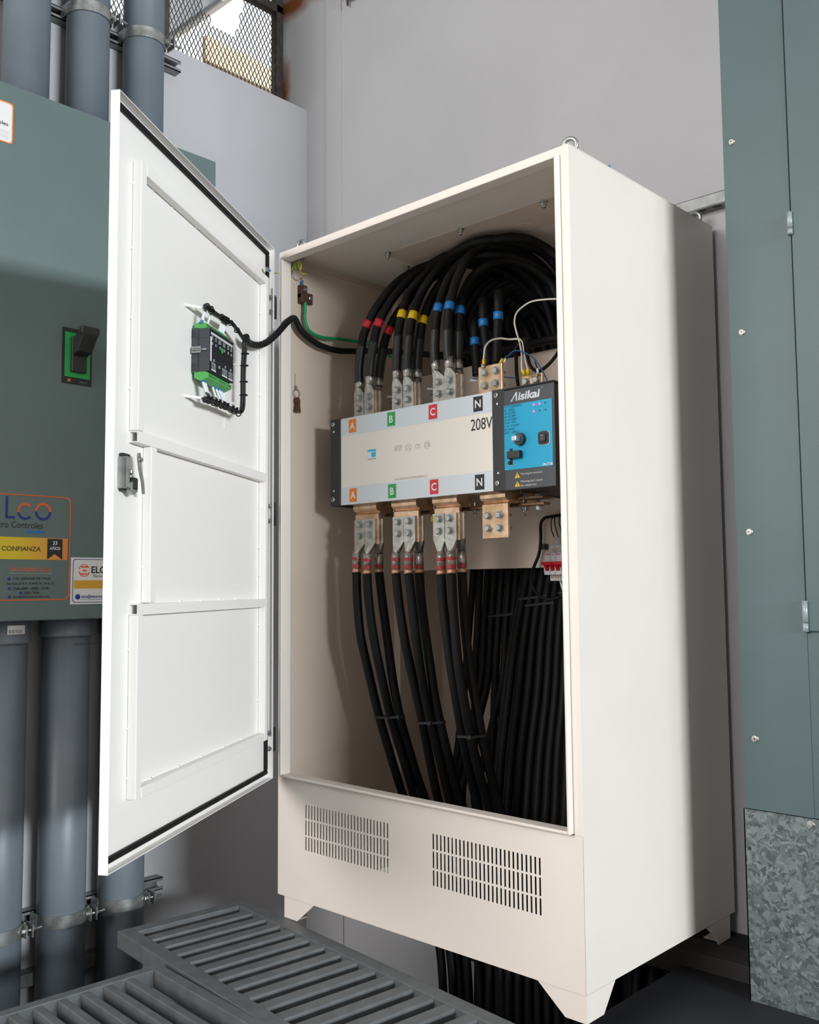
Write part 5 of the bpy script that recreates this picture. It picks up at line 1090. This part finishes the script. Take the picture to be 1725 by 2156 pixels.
# ================================================================ breakers on the mounting plate
def breaker(x0, label):
    b0 = root('circuit_breaker', (x0+.018, .45, .895)); w2_ = .0180
    for j in range(2):
        xa = x0+j*w2_
        MB().box(xa+.0003, xa+w2_-.0003, .442, .482, .897, .999).box(xa+.0003, xa+w2_-.0003, .420, .442, .914, .976).box(xa+.0003, xa+w2_-.0003, .414, .420, .914, .925).box(xa+.0003, xa+.004, .412, .42, .920, .937).build('pole', 'breaker', b0, bevel=.0012)
        for z in (.988, .906): MB().tube([(xa+w2_/2, .4422, z), (xa+w2_/2, .4405, z)], .0046, 16).box(xa+w2_/2-.003, xa+w2_/2+.003, .4400, .4404, z-.0006, z+.0006, 1).build('terminal_screw', ['copper', 'dark'], b0)
        MB().box(xa+.0022, xa+w2_-.0028, .4195, .4198, .9705, .9715).build('red_line', 'lever', b0)
    text('lettering', 'DELIXI', TF(x0+.009, .4196, .9715), 'lever', b0, wd=.014, bold=.02)
    text('lettering', 'DZ47-63\nC10', TF(x0+.008, .4196, .9635), 'txtg', b0, wd=.008)
    MB().prism([(.405, .9505), (.401, .9440), (.406, .9400), (.413, .9300), (.4205, .9250), (.4205, .951)], x0+.0035, x0+w2_-.0045, axis='x').prism([(.405, .9505), (.401, .9440), (.406, .9400), (.413, .9300), (.4205, .9250), (.4205, .951)], x0+w2_+.0035, x0+2*w2_-.0045, axis='x')\
        .prism(rrect(.012, .010, .0045), x0+.0005, x0+2*w2_-.0015, axis='x', T=Matrix.Translation((0, .406, .9455))).build('toggle_lever', 'lever', b0, bevel=.0006)
    tag(b0, label, 'circuit breaker', 'breakers at the plate edge')
breaker(.6645, 'white circuit breaker with red levers, the one beside the black loom')
breaker(.7010, 'white circuit breaker with red levers, cut by the edge of the door opening')
breaker(.7375, 'white circuit breaker hidden mostly behind the edge of the door opening')
lm_ = [(.86, .462, 1.080), (.78, .462, 1.082), (.731, .462, 1.082), (.704, .462, 1.083), (.668, .462, 1.082), (.64, .462, 1.079), (.626, .462, 1.070), (.621, .462, 1.055), (.621, .462, 1.029), (.619, .462, .999), (.611, .462, .969), (.605, .45, .941), (.606, .43, .907), (.622, .42, .877), (.650, .41, .855), (.685, .41, .845), (.715, .41, .851), (.76, .41, .862), (.83, .42, .89)]
o = MB().tube(smooth_path(lm_), .0046, 12).build('wire_loom', 'black'); tag(o, 'black loom bending round the breakers and looping below them', 'wire loom')
o = MB().box(.622, .6335, .462, .482, .988, 1.004).tube([(.628, .463, .996), (.628, .460, .996)], .002, 8).build('loom_clip', 'blacks', bevel=.001); tag(o, 'square black clip holding the loom beside the breakers', 'clip')
WS = [[(.671, .452, 1.078), (.665, .452, 1.065), (.666, .452, 1.042), (.676, .450, 1.021)], [(.677, .452, 1.078), (.678, .452, 1.057), (.683, .452, 1.038), (.690, .450, 1.02)], [(.694, .452, 1.078), (.692, .452, 1.063), (.697, .452, 1.044), (.703, .450, 1.022)], [(.705, .452, 1.078), (.702, .452, 1.063), (.704, .452, 1.043), (.707, .450, 1.022)], [(.72, .452, 1.078), (.713, .452, 1.062), (.719, .452, 1.04), (.725, .45, 1.022)], [(.728, .452, 1.078), (.722, .452, 1.062), (.724, .452, 1.04), (.728, .45, 1.022)]]
for p in WS:
    ro = root('control_wire', p[-1]); x = p[-1][0]
    MB().tube(smooth_path(p), .0018, 8).build('insulation', 'blacks', ro)
    tx = .696 if x < .70 else (.711 if x < .715 else .7275)
    MB().tube([p[-1], (tx-.3*(tx-x), .446, 1.000)], .0022, 10).build('marker_sleeve', 'ferr', ro)
    tag(ro, 'thin black wire with white sleeve entering the top of the breakers', 'wire', 'wires into the breaker tops')
for x in (.7045, .7265, .748):
    ro = root('control_wire', (x, .43, .87)); MB().tube([(x-.001, .436, .895), (x+.009, .432, .872)], .0026, 10).build('marker_sleeve', 'ferr', ro)
    MB().tube(smooth_path([(x+.009, .432, .872), (x+.014, .434, .86), (x+.03, .44, .85)]), .0016, 8).build('insulation', 'blacks', ro)
    tag(ro, 'white sleeved wire hanging from the bottom of the breakers', 'wire', 'wires below the breakers')
